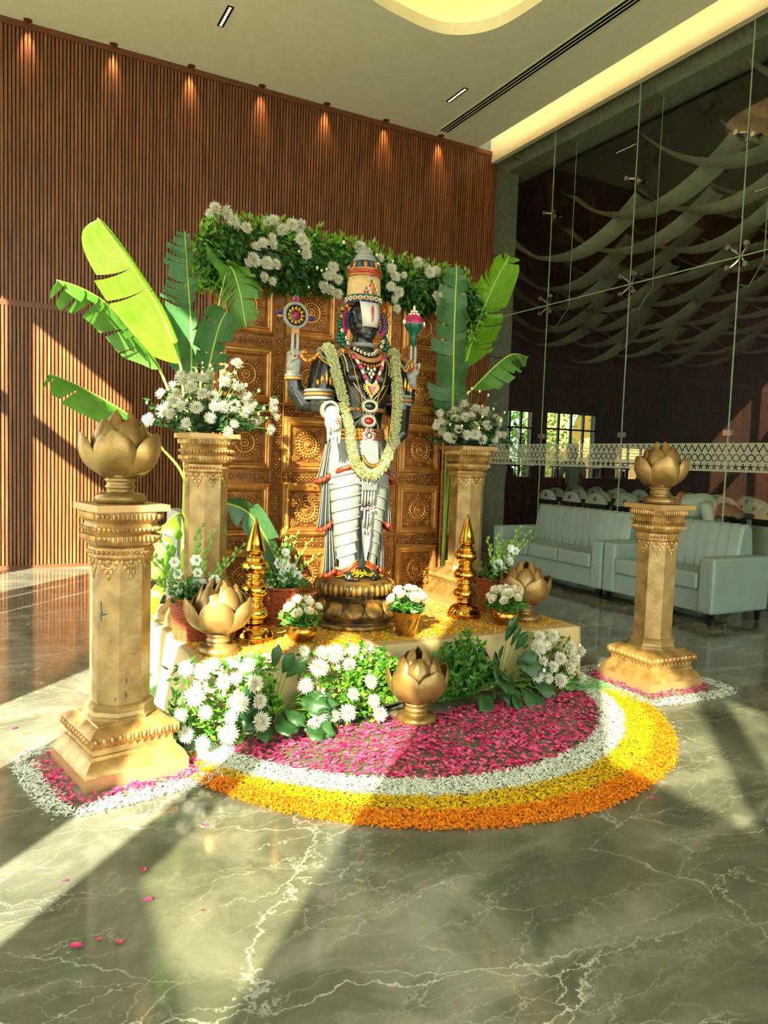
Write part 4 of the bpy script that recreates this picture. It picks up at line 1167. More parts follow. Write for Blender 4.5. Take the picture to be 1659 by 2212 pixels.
# foliage garland along the top of the carved panel
def build_top_garland():
    t = thing('foliage_garland', 'thick leafy green garland with white chrysanthemums along the panel top', 'garland', (0, 4.98, 0))
    q = random.Random(21)
    topz = lambda x: np.interp(x, [1.2, 1.3, 1.9, 2.4, 2.8, 3.3, 3.42], [2.80, 2.92, 2.96, 2.92, 2.86, 2.84, 2.70])
    botz = lambda x: np.interp(x, [1.2, 1.38, 1.5, 1.65, 1.9, 2.15, 2.5, 2.7, 2.9, 3.1, 3.3, 3.42], [2.52, 2.54, 2.70, 2.53, 2.55, 2.58, 2.62, 2.60, 2.50, 2.60, 2.56, 2.48])
    def pos():
        x = q.uniform(1.2, 3.42); a, b = botz(x), topz(x); u = q.random()
        return (x, -.02 - .13 * math.sin(PI * u) * q.random() + (.06 * q.random() if u > .7 else 0), b + (a - b) * u)
    def dr(): return (q.gauss(0, .6), -abs(q.gauss(.35, .4)), q.gauss(-.45, .55))
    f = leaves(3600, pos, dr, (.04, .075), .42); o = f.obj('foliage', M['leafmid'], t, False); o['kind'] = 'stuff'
    f = leaves(2000, pos, dr, (.04, .07), .42); o = f.obj('dark_foliage', M['leafdark'], t, False); o['kind'] = 'stuff'  # darker green leaves mixed at random among the mid green ones
    def post():
        x = q.uniform(1.22, 3.4); return (x, q.uniform(-.10, .05), topz(x) + q.uniform(-.10, .05))
    f = leaves(900, post, lambda: (q.gauss(0, .7), q.gauss(-.2, .5), abs(q.gauss(.7, .5))), (.04, .07), .45); o = f.obj('top_sprigs', M['leaflight'], t, False); o['kind'] = 'stuff'
    # sprays hanging at both ends
    for xs in (1.25, 3.38):
        f = leaves(420, lambda: (xs + q.gauss(0, .05), -.03 + q.gauss(0, .05), q.uniform(2.36 if xs > 2 else 2.48, 2.8)), lambda: (q.gauss(0, .6), q.gauss(-.3, .5), -abs(q.gauss(.6, .4))), (.035, .06), .4)
        o = f.obj('end_spray', M['leaflight'], t, False); o['kind'] = 'stuff'
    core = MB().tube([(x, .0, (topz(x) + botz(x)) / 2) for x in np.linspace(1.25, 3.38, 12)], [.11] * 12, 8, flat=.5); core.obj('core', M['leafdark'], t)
    W = [(1.27, 2.96), (1.30, 2.99), (1.36, 2.985), (1.42, 2.94), (1.45, 2.90), (1.48, 2.87), (1.60, 2.80), (1.71, 2.99), (1.66, 2.97), (1.77, 2.93), (1.83, 2.98), (1.88, 2.99), (1.89, 2.94), (1.86, 2.87), (1.90, 2.83), (1.90, 2.78), (1.66, 2.85), (1.65, 2.80),
         (1.50, 2.66), (1.55, 2.67), (1.52, 2.69), (1.63, 2.67), (1.69, 2.67), (1.61, 2.58), (1.67, 2.56), (1.55, 2.76), (2.10, 2.72), (2.12, 2.66), (2.08, 2.65), (2.15, 2.64), (2.03, 2.57), (2.08, 2.55), (2.14, 2.54), (2.36, 2.91), (2.42, 2.89), (2.52, 2.86),
         (2.56, 2.78), (2.60, 2.72), (2.66, 2.74), (2.58, 2.65), (2.64, 2.62), (2.60, 2.56), (2.62, 2.50), (2.85, 2.88), (2.92, 2.86), (2.96, 2.82), (3.0, 2.84), (2.90, 2.80), (3.05, 2.74), (2.95, 2.63), (3.0, 2.58), (3.05, 2.55), (3.02, 2.65), (3.10, 2.50), (3.06, 2.47), (3.17, 2.66), (2.98, 2.52)]
    for x, z in W:
        flower(t, (x + q.uniform(-.01, .01), -.17 if z < topz(x) - .05 else -.08, z), (q.gauss(0, .35), -1, q.gauss(.25, .35)), None, 1.1)
    for _ in range(14):
        x = q.uniform(1.5, 3.2); place('bud', BUD, t, (x, -.17, q.uniform(botz(x), topz(x))), (0, 0, 0), q.uniform(.8, 1.3))
build_top_garland()

# ------------------------------------------------------------------ banana leaves
def banana_mat(name, c1, c2, trans):
    m, nt, b = newmat(name)
    uv = N(nt, 'ShaderNodeUVMap'); uv.uv_map = 'leaf'
    sp = N(nt, 'ShaderNodeSeparateXYZ'); L(nt, uv.outputs[0], sp.inputs[0])
    wv = N(nt, 'ShaderNodeTexWave', wave_type='BANDS', bands_direction='X', Scale=22.0, Distortion=1.2, Detail=2.0); L(nt, uv.outputs[0], wv.inputs['Vector'])
    no = N(nt, 'ShaderNodeTexNoise', Scale=5.0, Detail=3.0); L(nt, uv.outputs[0], no.inputs['Vector'])
    mx = N(nt, 'ShaderNodeMath', operation='MULTIPLY_ADD'); mx.inputs[1].default_value = .35; L(nt, wv.outputs['Fac'], mx.inputs[0]); L(nt, no.outputs['Fac'], mx.inputs[2])
    col = ramp(nt, mx.outputs[0], [(.35, lin(c1)), (.9, lin(c2))])
    L(nt, col, b.inputs['Base Color']); b.inputs['Roughness'].default_value = .32
    bp = N(nt, 'ShaderNodeBump', Strength=.35, Distance=.004); L(nt, wv.outputs['Fac'], bp.inputs['Height']); L(nt, bp.outputs[0], b.inputs['Normal'])
    out = [n for n in nt.nodes if n.type == 'OUTPUT_MATERIAL'][0]
    tr = N(nt, 'ShaderNodeBsdfTranslucent'); L(nt, col, tr.inputs['Color'])
    ms = N(nt, 'ShaderNodeMixShader'); ms.inputs[0].default_value = trans; L(nt, b.outputs[0], ms.inputs[1]); L(nt, tr.outputs[0], ms.inputs[2]); L(nt, ms.outputs[0], out.inputs[0])
    return m
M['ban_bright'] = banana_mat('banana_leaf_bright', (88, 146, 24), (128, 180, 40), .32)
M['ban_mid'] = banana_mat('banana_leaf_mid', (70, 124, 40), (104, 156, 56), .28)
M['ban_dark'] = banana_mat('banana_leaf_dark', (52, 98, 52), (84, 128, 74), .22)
def banana_leaf(parent, path, start, hw, lat, dl, dr, mat, tears=6, seed=0, wl=1.0, wr=1.0, stem=.010, curl=0.0):
    """path: stalk then midrib (blade from fraction start). lat: sideways direction; dl/dr: fall angle of each half"""
    q = random.Random(seed)
    P = catmull(path, 10); n = len(P)
    i0 = int(start * (n - 1)); B = P[i0:]; m = len(B)
    V = []; F = []; UV = []
    lat = Vector(lat).normalized()
    for side, ang, wf in ((-1, dl, wl), (1, dr, wr)):
        if wf <= 0: continue
        cuts = sorted(q.sample(range(2, m - 2), min(tears, m - 5))) if tears else []
        segs = []; a = 0
        for c in cuts + [m - 1]:
            if c > a: segs.append((a, c)); a = c
        for (a, c) in segs:
            extra = q.uniform(-.30, .34) if tears else 0
            short = q.uniform(.74, 1.04) if tears else 1
            base = len(V); S = 5
            for i in range(a, c + 1):
                t = i / (m - 1)
                T = (B[min(i + 1, m - 1)] - B[max(i - 1, 0)]).normalized()
                l = (lat - T * T.dot(lat)).normalized(); nn = T.cross(l)
                if nn.z < 0 and abs(nn.z) > .05: nn = -nn
                w = hw * wf * short * min(1, (t / .14 + .12) ** .6) * max(0, 1 - t ** 5) ** .6 + .004
                pull = 0
                if tears and c - a > 1: pull = ((i - (a + c) / 2) / (c - a)) * -.018
                for j in range(S):
                    s = j / (S - 1)
                    th = (ang + extra) * (.55 + .45 * s) + curl * s * s
                    V.append(B[i] + (l * side * math.cos(th) - nn * math.sin(th)) * w * s + T * (pull * s + .25 * w * s * s))
                    UV.append((t * 1.6, s))
            for i in range(c - a):
                for j in range(S - 1):
                    k = base + i * S + j; F.append((k, k + 1, k + S + 1, k + S))
    me = bpy.data.meshes.new('leaf'); me.from_pydata([tuple(v) for v in V], [], F)
    me.materials.append(mat); me.polygons.foreach_set('use_smooth', [True] * len(F))
    ul = me.uv_layers.new(name='leaf')
    for li, lp in enumerate(me.loops): ul.data[li].uv = UV[lp.vertex_index]
    o = place('leaf', me, parent)
    R = [stem * (1 - .8 * i / (n - 1)) + .0015 for i in range(n)]
    MB().tube(P, R, 6).obj('midrib', M['banstem'], o)
    return o
def build_bananas():
    t = thing('banana_plant', 'tall cut banana leaves behind the pedestal against the sunlit slat wall', 'plant', (0, 0, 0))
    br, md, dk = M['ban_bright'], M['ban_mid'], M['ban_dark']
    R0 = (1.16, 4.86, PZ)
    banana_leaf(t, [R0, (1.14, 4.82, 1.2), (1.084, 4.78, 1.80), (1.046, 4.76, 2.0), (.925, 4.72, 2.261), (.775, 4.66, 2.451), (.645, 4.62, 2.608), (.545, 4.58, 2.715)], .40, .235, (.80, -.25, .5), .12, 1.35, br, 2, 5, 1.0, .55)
    banana_leaf(t, [R0, (1.10, 4.82, 1.4), (.95, 4.76, 1.88), (.762, 4.68, 2.102), (.599, 4.6, 2.245), (.451, 4.52, 2.300), (.323, 4.45, 2.312)], .36, .19, (.25, -.9, .2), .9, .9, md, 8, 7, .95, .75)
    banana_leaf(t, [(1.16, 4.9, .9), (1.116, 4.86, 1.233), (.966, 4.8, 1.421), (.734, 4.7, 1.62), (.526, 4.6, 1.725), (.393, 4.5, 1.775), (.281, 4.4, 1.80)], .42, .15, (.2, -.95, .1), 1.0, .8, md, 3, 9, 1.0, .6)
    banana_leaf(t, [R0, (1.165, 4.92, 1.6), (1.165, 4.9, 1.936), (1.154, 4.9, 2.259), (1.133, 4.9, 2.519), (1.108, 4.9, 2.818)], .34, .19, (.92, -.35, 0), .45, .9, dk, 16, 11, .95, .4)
    banana_leaf(t, [R0, (1.20, 4.85, 1.6), (1.218, 4.82, 1.936), (1.289, 4.78, 2.289), (1.344, 4.72, 2.585), (1.385, 4.62, 2.45), (1.418, 4.56, 2.20)], .62, .17, (.72, -.55, -.1), .6, .35, md, 11, 13, 1.1, .7)
    banana_leaf(t, [R0, (1.22, 4.86, 1.6), (1.235, 4.8, 1.86), (1.25, 4.74, 2.02), (1.275, 4.66, 2.2), (1.31, 4.60, 2.30)], .46, .15, (.9, -.3, 0), .3, .6, dk, 3, 15, 1.0, .9)
    banana_leaf(t, [(1.3, 4.80, 2.3), (1.355, 4.74, 2.585), (1.46, 4.68, 2.52), (1.545, 4.62, 2.45)], .3, .07, (-.3, -.6, .6), .2, .4, md, 0, 17)
    banana_leaf(t, [(1.15, 4.88, .6), (1.10, 4.80, .98), (.98, 4.66, .975), (.892, 4.55, .84), (.845, 4.48, .64)], .40, .13, (.6, -.7, .2), .45, .6, br, 3, 19, 1.0, .9)
    banana_leaf(t, [(1.16, 4.84, .5), (1.0, 4.7, .62), (.86, 4.55, .56), (.80, 4.5, .40)], .5, .09, (.6, -.7, .2), .4, .5, br, 1, 20)
    banana_leaf(t, [(1.2, 4.9, .9), (1.30, 4.84, 1.07), (1.48, 4.72, 1.04), (1.595, 4.64, .88), (1.68, 4.58, .68)], .35, .12, (.55, -.6, .5), .3, .5, dk, 2, 21)
    MB().tube([(1.16, 4.93, PZ), (1.165, 4.93, 1.2), (1.16, 4.9, 1.8)], [.05, .04, .03], 10).obj('trunk', M['banstem'], t)
    t = thing('banana_plant', 'cut banana leaves on green stalks between the panel edge and concrete pier', 'plant', (0, 0, 0))
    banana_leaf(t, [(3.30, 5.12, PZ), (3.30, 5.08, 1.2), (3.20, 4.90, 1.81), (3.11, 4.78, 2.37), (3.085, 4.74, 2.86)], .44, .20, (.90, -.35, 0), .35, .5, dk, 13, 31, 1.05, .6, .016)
    banana_leaf(t, [(3.33, 5.14, .9), (3.36, 5.10, 1.85), (3.39, 5.05, 2.135), (3.47, 5.0, 2.506), (3.58, 4.94, 2.839), (3.675, 4.88, 3.06)], .42, .20, (.75, -.45, -.3), .9, .45, br, 9, 33, .9, 1.05, .014)
    banana_leaf(t, [(3.34, 5.15, 1.2), (3.40, 5.1, 1.86), (3.48, 5.02, 2.01), (3.65, 4.94, 2.21), (3.755, 4.88, 2.29), (3.86, 4.82, 2.27)], .38, .17, (.3, -.85, .2), .95, .8, md, 9, 35)
    banana_leaf(t, [(3.36, 5.14, .8), (3.34, 5.08, 1.4), (3.31, 5.05, 1.62), (3.29, 5.0, 1.5)], .6, .08, (.8, -.5, 0), .4, .3, md, 0, 37)
    MB().tube([(3.30, 5.14, PZ), (3.30, 5.13, 1.0), (3.31, 5.12, 1.6)], [.028, .024, .018], 10).obj('stalk', M['banstem'], t)
build_bananas()
# ------------------------------------------------------------------ wicker baskets of gladioli
def build_baskets():
    H = .235
    wv = MB(); n = 44
    for k in range(21):
        z = .006 + k * .0107; r = .105 + .028 * z / H
        wv.tube([((r + .0035 * math.sin(22 * 2 * PI * j / n + k * PI)) * math.cos(2 * PI * j / n), (r + .0035 * math.sin(22 * 2 * PI * j / n + k * PI)) * math.sin(2 * PI * j / n), z) for j in range(n)], .0056, 4, closed=True)
    weave = wv.mesh('weave', M['wicker'])
    rm = MB()
    for ph in (0, PI):
        rm.tube([((.134 + .005 * math.cos(a * 16 + ph)) * math.cos(a), (.134 + .005 * math.cos(a * 16 + ph)) * math.sin(a), H + .005 * math.sin(a * 16 + ph)) for a in [2 * PI * j / 96 for j in range(96)]], .006, 5, closed=True)
    rim = rm.mesh('rim', M['wicker'])
    inner = MB().lathe([(0, .004), (.098, .004), (.128, .215), (0, .205)], 24).mesh('soil_foam', M['leafdark'])
    fl = MB()
    for j in range(6):     # ruffled funnel of six tepals
        a = 2 * PI * j / 6
        rows = []
        for i, (r, z, w) in enumerate(((.004, 0, .004), (.010, .014, .011), (.022, .028, .017), (.034, .032, .012), (.039, .029, .003))):
            rows.append([(r * math.cos(a) - u * w * math.sin(a), r * math.sin(a) + u * w * math.cos(a), z + (.004 * abs(u)) - (.003 if i > 2 else 0) * u) for u in (-1, 0, 1)])
        fl.sheet(rows)
    glad = fl.mesh('flower', M['glad'])
    def spike(ln, bend, q):
        mb = MB(); P = catmull([(0, 0, 0), (bend[0] * .3, bend[1] * .3, ln * .5), (bend[0], bend[1], ln)], 6)
        mb.tube(P, [.0056 - .0038 * i / (len(P) - 1) for i in range(len(P))], 5)
        for i in range(9):
            f = .42 + .56 * i / 9; p = P[int(f * (len(P) - 1))]; s = (-1) ** i; l = .034 * (1 - .5 * i / 9)
            d = Vector((s * .35 + bend[0], q.uniform(-.2, .2), 1)).normalized()
            mb.ell(p + d * l * .5 + Vector((s * .006, 0, 0)), (.0105, .0105, l * .70), 6, 5, dirmat(d))
        return mb, P
    specs = [('red wicker basket of white gladioli, half hidden behind the lotus on the stage', (1.02, 4.16, PZ), 61, [(-.30, .02, .38), (-.24, 0, .34), (-.16, .02, .40), (-.02, .02, .42), (.05, .0, .46), (.10, .02, .42), (.20, 0, .30), (.26, 0, .34), (-.34, -.02, .26)], 1.0),
             ('red wicker basket of white gladioli between the finial tower and the statue', (1.61, 4.36, PZ), 67, [(-.13, 0, .26), (-.06, 0, .30), (.02, .02, .42), (.05, .02, .36), (.10, 0, .38), (.17, 0, .33), (.20, 0, .24), (-.02, 0, .3)], 1.03),
             ('red wicker basket of white gladioli behind the lotus on the stage corner', (3.17, 4.22, PZ), 71, [(-.08, 0, .34), (-.02, 0, .36), (.05, .02, .31), (.16, 0, .42), (.20, .02, .36), (.30, .03, .32), (.24, 0, .38), (.08, 0, .3)], .92)]
    for lab, loc, sd, sp, sc in specs:
        q = random.Random(sd)
        t = thing('flower_basket', lab, 'basket', loc, 0, 'wicker baskets of white gladioli')
        o = place('weave', weave, t, scale=(sc, sc, 1)); o['kind'] = 'stuff'
        place('rim', rim, t, scale=(sc, sc, 1)); place('foam', inner, t, scale=(sc, sc, 1))
        for bx, by, ln in sp:
            mb, P = spike(ln, (bx, by), q)
            o = mb.obj('flower_spike', M['bud'], t, True, (bx * .25 + q.uniform(-.03, .03), q.uniform(-.05, .05), .20))
            for k in range(q.choice((1, 1, 2, 3))):
                p = P[int((.28 + .16 * k) * (len(P) - 1))]
                place('flower', glad, o, p, dirmat((q.uniform(-.7, .7), -1, q.uniform(.1, .6))).to_euler(), q.uniform(.7, 1.0))
        bl = MB()
        for _ in range(12):
            a = q.uniform(0, 6.28); l = q.uniform(.14, .26); d = Vector((q.uniform(-.5, .5), q.uniform(-.3, .2), 1)).normalized(); s = Vector((math.cos(a), math.sin(a), 0)); p = Vector((q.uniform(-.07, .07), q.uniform(-.07, .07), .2))
            bl.sheet([[p - s * .006, p + s * .006], [p + d * l * .5 - s * .009, p + d * l * .5 + s * .009], [p + d * l - s * .001, p + d * l + s * .001]])
        o = bl.obj('blade_leaves', M['leafmid'], t); o['kind'] = 'stuff'
        f = leaves(420, lambda: (max(-.12, min(.12, q.gauss(0, .07))), max(-.11, min(.1, q.gauss(-.02, .06))), .22 + min(.1, abs(q.gauss(0, .045)))), lambda: (q.gauss(0, 1), q.gauss(-.3, .8), q.gauss(.3, .5)), (.03, .055), .5)
        o = f.obj('foliage', M['leafmid'], t, False); o['kind'] = 'stuff'
build_baskets()

# ------------------------------------------------------------------ brass pots of white roses
def build_roses():
    def rose(r=.026):
        mb = MB()
        for L_, (n, rr, h0, h1, open_) in enumerate(((3, .30, .0, 1.3, .05), (4, .55, -.1, 1.15, .25), (5, .80, -.25, .95, .5), (6, 1.0, -.35, .60, .95))):
            for j in range(n):
                a = 2 * PI * (j + .4 * L_) / n; w = 1.25 * 2 * PI / n / 2
                rows = []
                for i in range(4):
                    s = i / 3
                    rad = r * rr * (.35 + .65 * math.sin(min(1, s * 1.3) * PI / 2)) + r * open_ * .35 * s * s
                    z = r * (h0 + (h1 - h0) * s)
                    ww = w * (1 if i < 3 else .55)
                    rows.append([(rad * math.cos(a + u * ww), rad * math.sin(a + u * ww), z - .15 * r * u * u * s) for u in (-1, -.5, 0, .5, 1)])
                mb.sheet(rows)
        mb.cur = 1; mb.ell((0, 0, -r * .45), (r * .4, r * .4, r * .25), 6, 4)
        return mb.mesh('flower', [M['rose'], M['stem']])
    RM = [rose(.029), rose(.024)]
    def arrange(t, zr, r, n, sd, h):
        q = random.Random(sd); spots = []; tries = 0
        while len(spots) < n and tries < 3000:
            tries += 1
            a = q.uniform(0, 6.28); b = math.asin(q.uniform(.15, .98))
            p = Vector((r * math.cos(a) * math.cos(b), r * math.sin(a) * math.cos(b), zr + .05 + h * math.sin(b)))
            if all((p - s).length > .050 for s in spots): spots.append(p)
        st = MB()
        for p in spots:
            d = Vector((p.x, p.y - .03, .09)).normalized()
            place('flower', q.choice(RM), t, p, dirmat(d).to_euler(), q.uniform(.9, 1.1))
            st.tube([(p.x * .3, p.y * .3, zr - .02), p * .7 + Vector((0, 0, zr * .3)), p], .002, 4)
        st.obj('stems', M['stem'], t)['kind'] = 'stuff'
        f = leaves(330, lambda: (max(-r, min(r, q.gauss(0, r * .5))), max(-r, min(r, q.gauss(0, r * .5))), zr + min(.09, abs(q.gauss(.015, .035)))), lambda: (q.gauss(0, 1), q.gauss(0, 1), q.gauss(.25, .5)), (.028, .055), .48)
        f.obj('foliage', M['leafmid'], t, False)['kind'] = 'stuff'
    def fl(o): return o
    bowl = MB().lathe([(0, .004), (.045, 0), (.062, .012), (.080, .035), (.087, .062), (.084, .085), (.078, .094), (.080, .100), (.080, .104), (.075, .104), (.074, .094), (.070, .07), (.0, .06)], 40, mod=lambda a, z: 1 + (.012 * abs(math.sin(a * 7)) if .01 < z < .075 else 0)).mesh('pot', M['brassold'])
    buck = MB().lathe([(0, .003), (.062, 0), (.066, .006), (.068, .05), (.075, .10), (.088, .135), (.096, .146), (.098, .150), (.093, .150), (.080, .125), (.070, .08), (0, .06)], 40).mesh('pot', M['brassold'])
    ridges = MB()
    for k in range(9):
        a = 2 * PI * k / 9
        ridges.tube([((.0665 + .0155 * (s ** 2.2)) * math.cos(a + .9 * s), (.0665 + .0155 * (s ** 2.2)) * math.sin(a + .9 * s), .006 + .12 * s) for s in [i / 8 for i in range(9)]], .0022, 5)
    rid = ridges.mesh('ridge', M['brassold'])
    for lab, loc, me, h, r, n, sd in (('round brass pot of ivory roses in front of the middle basket', (1.56, 3.86, PZ), bowl, .104, .105, 9, 81), ('flared brass bucket of ivory roses in front of the statue base', (2.215, 3.80, PZ), buck, .150, .10, 9, 83), ('round brass pot of ivory roses beside the lotus on the stage corner', (2.965, 3.81, PZ), bowl, .104, .115, 13, 85)):
        t = thing('rose_pot', lab, 'flower pot', loc, rng.uniform(0, 6), 'brass pots of ivory roses')
        flat_by_angle(place('pot', me, t), 50)
        if me is buck: place('ridge', rid, t)
        arrange(t, h, r, n, sd, .085)
build_roses()

# ------------------------------------------------------------------ plants in front of the stage
def build_front_plants():
    def mum_bunch(label, cx, cyy, W, Hh, n, sd, light=.4):
        q = random.Random(sd)
        t = thing('chrysanthemum_bunch', label, 'flowers', (cx, cyy, 0), 0, 'white chrysanthemum bunches along the stage front')
        st = MB(); pts = []; tries = 0
        while len(pts) < n and tries < 5000:
            tries += 1
            x = q.uniform(-W / 2, W / 2); z = q.uniform(.05, Hh); y = -.02 - .20 * (1 - z / Hh) ** .8 * q.uniform(.8, 1.05)
            p = Vector((x, y, z))
            if all((p - o).length > .068 for o in pts): pts.append(p)
        for p in pts:
            d = Vector((q.gauss(p.x * 1.5, .25), -1, q.gauss(.45, .25))).normalized()
            flower(t, p, d, q.choice((0, 0, 0, 1)), q.choice((.85, 1.0, 1.2)))
            st.tube([(p.x * .5, .03, .01), (p.x * .8, p.y * .4 + .02, p.z * .55), p], .0022, 4)
        for _ in range(7):
            place('bud', BUD, t, (q.uniform(-W / 2, W / 2), q.uniform(-.2, -.05), q.uniform(.08, Hh)), (0, 0, 0), q.uniform(.9, 1.4))
        st.obj('stems', M['stem'], t)['kind'] = 'stuff'
        def pos():
            z = min(abs(q.gauss(0, Hh * .42)) + .01, Hh * .95); return (q.uniform(-W / 2, W / 2), .03 - .17 * max(0, 1 - z / Hh) * q.random(), z)
        f = leaves(330, pos, lambda: (q.gauss(0, 1), q.gauss(-.5, .6), q.gauss(.3, .6)), (.035, .06), .5); f.obj('foliage', M['leafmid'], t, False)['kind'] = 'stuff'
        f = leaves(260, pos, lambda: (q.gauss(0, 1), q.gauss(-.5, .6), q.gauss(.2, .6)), (.03, .055), .45); f.obj('light_foliage', M['leaflight'], t, False)['kind'] = 'stuff'
    mum_bunch('white chrysanthemum bunch in leaves at the stage end near the left front pedestal', .95, 3.50, .40, .40, 17, 91)
    mum_bunch('white chrysanthemum bunch between the broad leaves and the lotus on the floor', 1.60, 3.52, .40, .40, 17, 93)
    mum_bunch('white chrysanthemum bunch at the stage end near the yellow petals', 3.06, 3.52, .42, .36, 15, 95)
    def sprig_bush(label, cx, cyy, W, Hh, n, sd, mat, mat2):
        q = random.Random(sd)
        t = thing('leafy_bush', label, 'plant', (cx, cyy, 0), 0, 'upright leafy green bushes along the stage front')
        st = MB(); A = MB(); B_ = MB()
        for k in range(n):
            bx = q.uniform(-.3, .3) * W; tx = q.uniform(-.5, .5) * W; h = Hh * q.uniform(.35, 1) * (1 - .55 * abs(tx / W))
            ty = q.uniform(-.24, -.02) * (1.1 - h / Hh)
            P = catmull([(bx, .03, .0), ((bx + tx) / 2, ty * .4, h * .55), (tx, ty, h)], 5)
            st.tube(P, .0022, 4)
            for i, p in enumerate(P[2:]):
                for s in (-1, 1, 0):
                    d = Vector((s * .8 + q.gauss(0, .3), q.gauss(-.4, .5), q.gauss(.55, .3))).normalized(); l = q.uniform(.032, .052)
                    sv = d.cross(Vector((q.gauss(0, .4), -1, q.gauss(0, .4)))).normalized(); w = l * .26; nn = sv.cross(d) * w * .3
                    (A if q.random() < .6 else B_).add([p, p + d * l * .4 + sv * w + nn, p + d * l, p + d * l * .4 - sv * w + nn, p + d * l * .45], [(0, 1, 4), (1, 2, 4), (4, 2, 3), (0, 4, 3)])
        st.obj('stems', M['stem'], t)['kind'] = 'stuff'
        A.obj('foliage', mat, t, False)['kind'] = 'stuff'; B_.obj('young_foliage', mat2, t, False)['kind'] = 'stuff'
    sprig_bush('bright sunlit small-leaved bush just before the lotus on the floor', 1.80, 3.51, .32, .43, 60, 101, M['leaflight'], M['leafmid'])
    sprig_bush('shaded small-leaved green bush just past the lotus on the floor', 2.42, 3.51, .46, .44, 80, 103, M['leafmid'], M['leafmid'])
    sprig_bush('small-leaved sprigs between the end chrysanthemums and the broad leaves', 1.20, 3.55, .22, .40, 26, 105, M['leaflight'], M['leafmid'])
    def palm(label, cx, cyy, fans, sd, mat):
        q = random.Random(sd)
        t = thing('broadleaf_plant', label, 'plant', (cx, cyy, 0), 0, 'dark broad-leaved plants along the stage front')
        for (x, y, z, dx, dy, dz, l, w) in fans:
            d = Vector((dx, dy, dz)).normalized(); p0 = Vector((x * .35, .04, .02)); p = Vector((x, y, z))
            s = d.cross(Vector((q.gauss(0, .25), -1, .5))).normalized(); nn = s.cross(d)
            rows = []
            prof = [(0, .10), (.2, .55), (.45, .95), (.7, 1.0), (.88, .75), (1.0, .12)]
            for u, ww in prof:
                row = []
                for v in (-1, -.5, 0, .5, 1):
                    jag = (q.uniform(-.06, .06) if u > .6 else 0)
                    row.append(p + d * l * (u + jag - .14 * abs(v) * (u > .8)) + s * v * w * ww * .5 + nn * (-.05 * l * v * v - .18 * l * u * u))
                rows.append(row)
            o = MB().sheet(rows).obj('leaf', mat, t)
            MB().tube(catmull([p0, (p0 + p) / 2 + Vector((0, -.01, .03)), p], 4), .003, 5).obj('stalk', M['stem'], o)
    def fans(n, sd, W, Hh):
        q = random.Random(sd); out = []
        for k in range(n):
            u = q.uniform(-1, 1); v = q.random()
            z = .04 + (Hh - .12) * v * (1 - .35 * abs(u)); y = -.03 - .17 * (1 - v) * q.uniform(.7, 1.1); x = u * W / 2 * (1 - .2 * v)
            out.append((x, y, z, u * .8 + q.gauss(0, .25), -.75 + .45 * v, -.35 + 1.1 * v * v + q.gauss(0, .15), q.uniform(.12, .18), q.uniform(.07, .13) * (1 if v < .7 else .7)))
        return out
    palm('dark broad-leaved plant between the two white bunches in the sun', 1.27, 3.52, fans(24, 111, .36, .42), 111, M['leafdark'])
    palm('dark broad-leaved plant under the stage pot near the end chrysanthemums', 2.74, 3.53, fans(26, 113, .38, .44), 113, M['leafdark'])
    # green cloth peeping out at both ends of the stage
    for lab, pts in (('mint green cloth trailing on the floor at the sunny end of the stage', [(.62, 4.55), (.90, 4.5), (.60, 4.2), (.90, 4.15), (.66, 3.95), (.92, 3.9), (.74, 3.72), (.96, 3.66), (.80, 3.50), (1.0, 3.5)]), ('mint green cloth on the floor between the stage end and the far pedestal', [(3.14, 3.42), (3.30, 3.56), (3.30, 3.36), (3.44, 3.52), (3.44, 3.30), (3.52, 3.44)])):
        rows = []; q2 = random.Random(5)
        for i in range(0, len(pts), 2):
            a, b = Vector((*pts[i], 0)), Vector((*pts[i + 1], 0))
            rows.append([a + (b - a) * (j / 12) + Vector((0, 0, .006 + .016 * abs(math.sin(j * 1.3 + i * .4)) * (1 if 0 < j < 12 else .2))) for j in range(13)])
        o = MB().sheet(rows).obj('floor_cloth', M['greencloth']); m = o.modifiers.new('sub', 'SUBSURF'); m.levels = m.render_levels = 1
        tag(o, lab, 'cloth')
    bd = bb('grey_board', (1.33, 6.0, .0), (1.42, 6.4, .93), pm('pale_grey_laminate', (176, 180, 170), rough=.5)); tag(bd, 'pale grey board standing behind the stage by the slat wall', 'board')
build_front_plants()

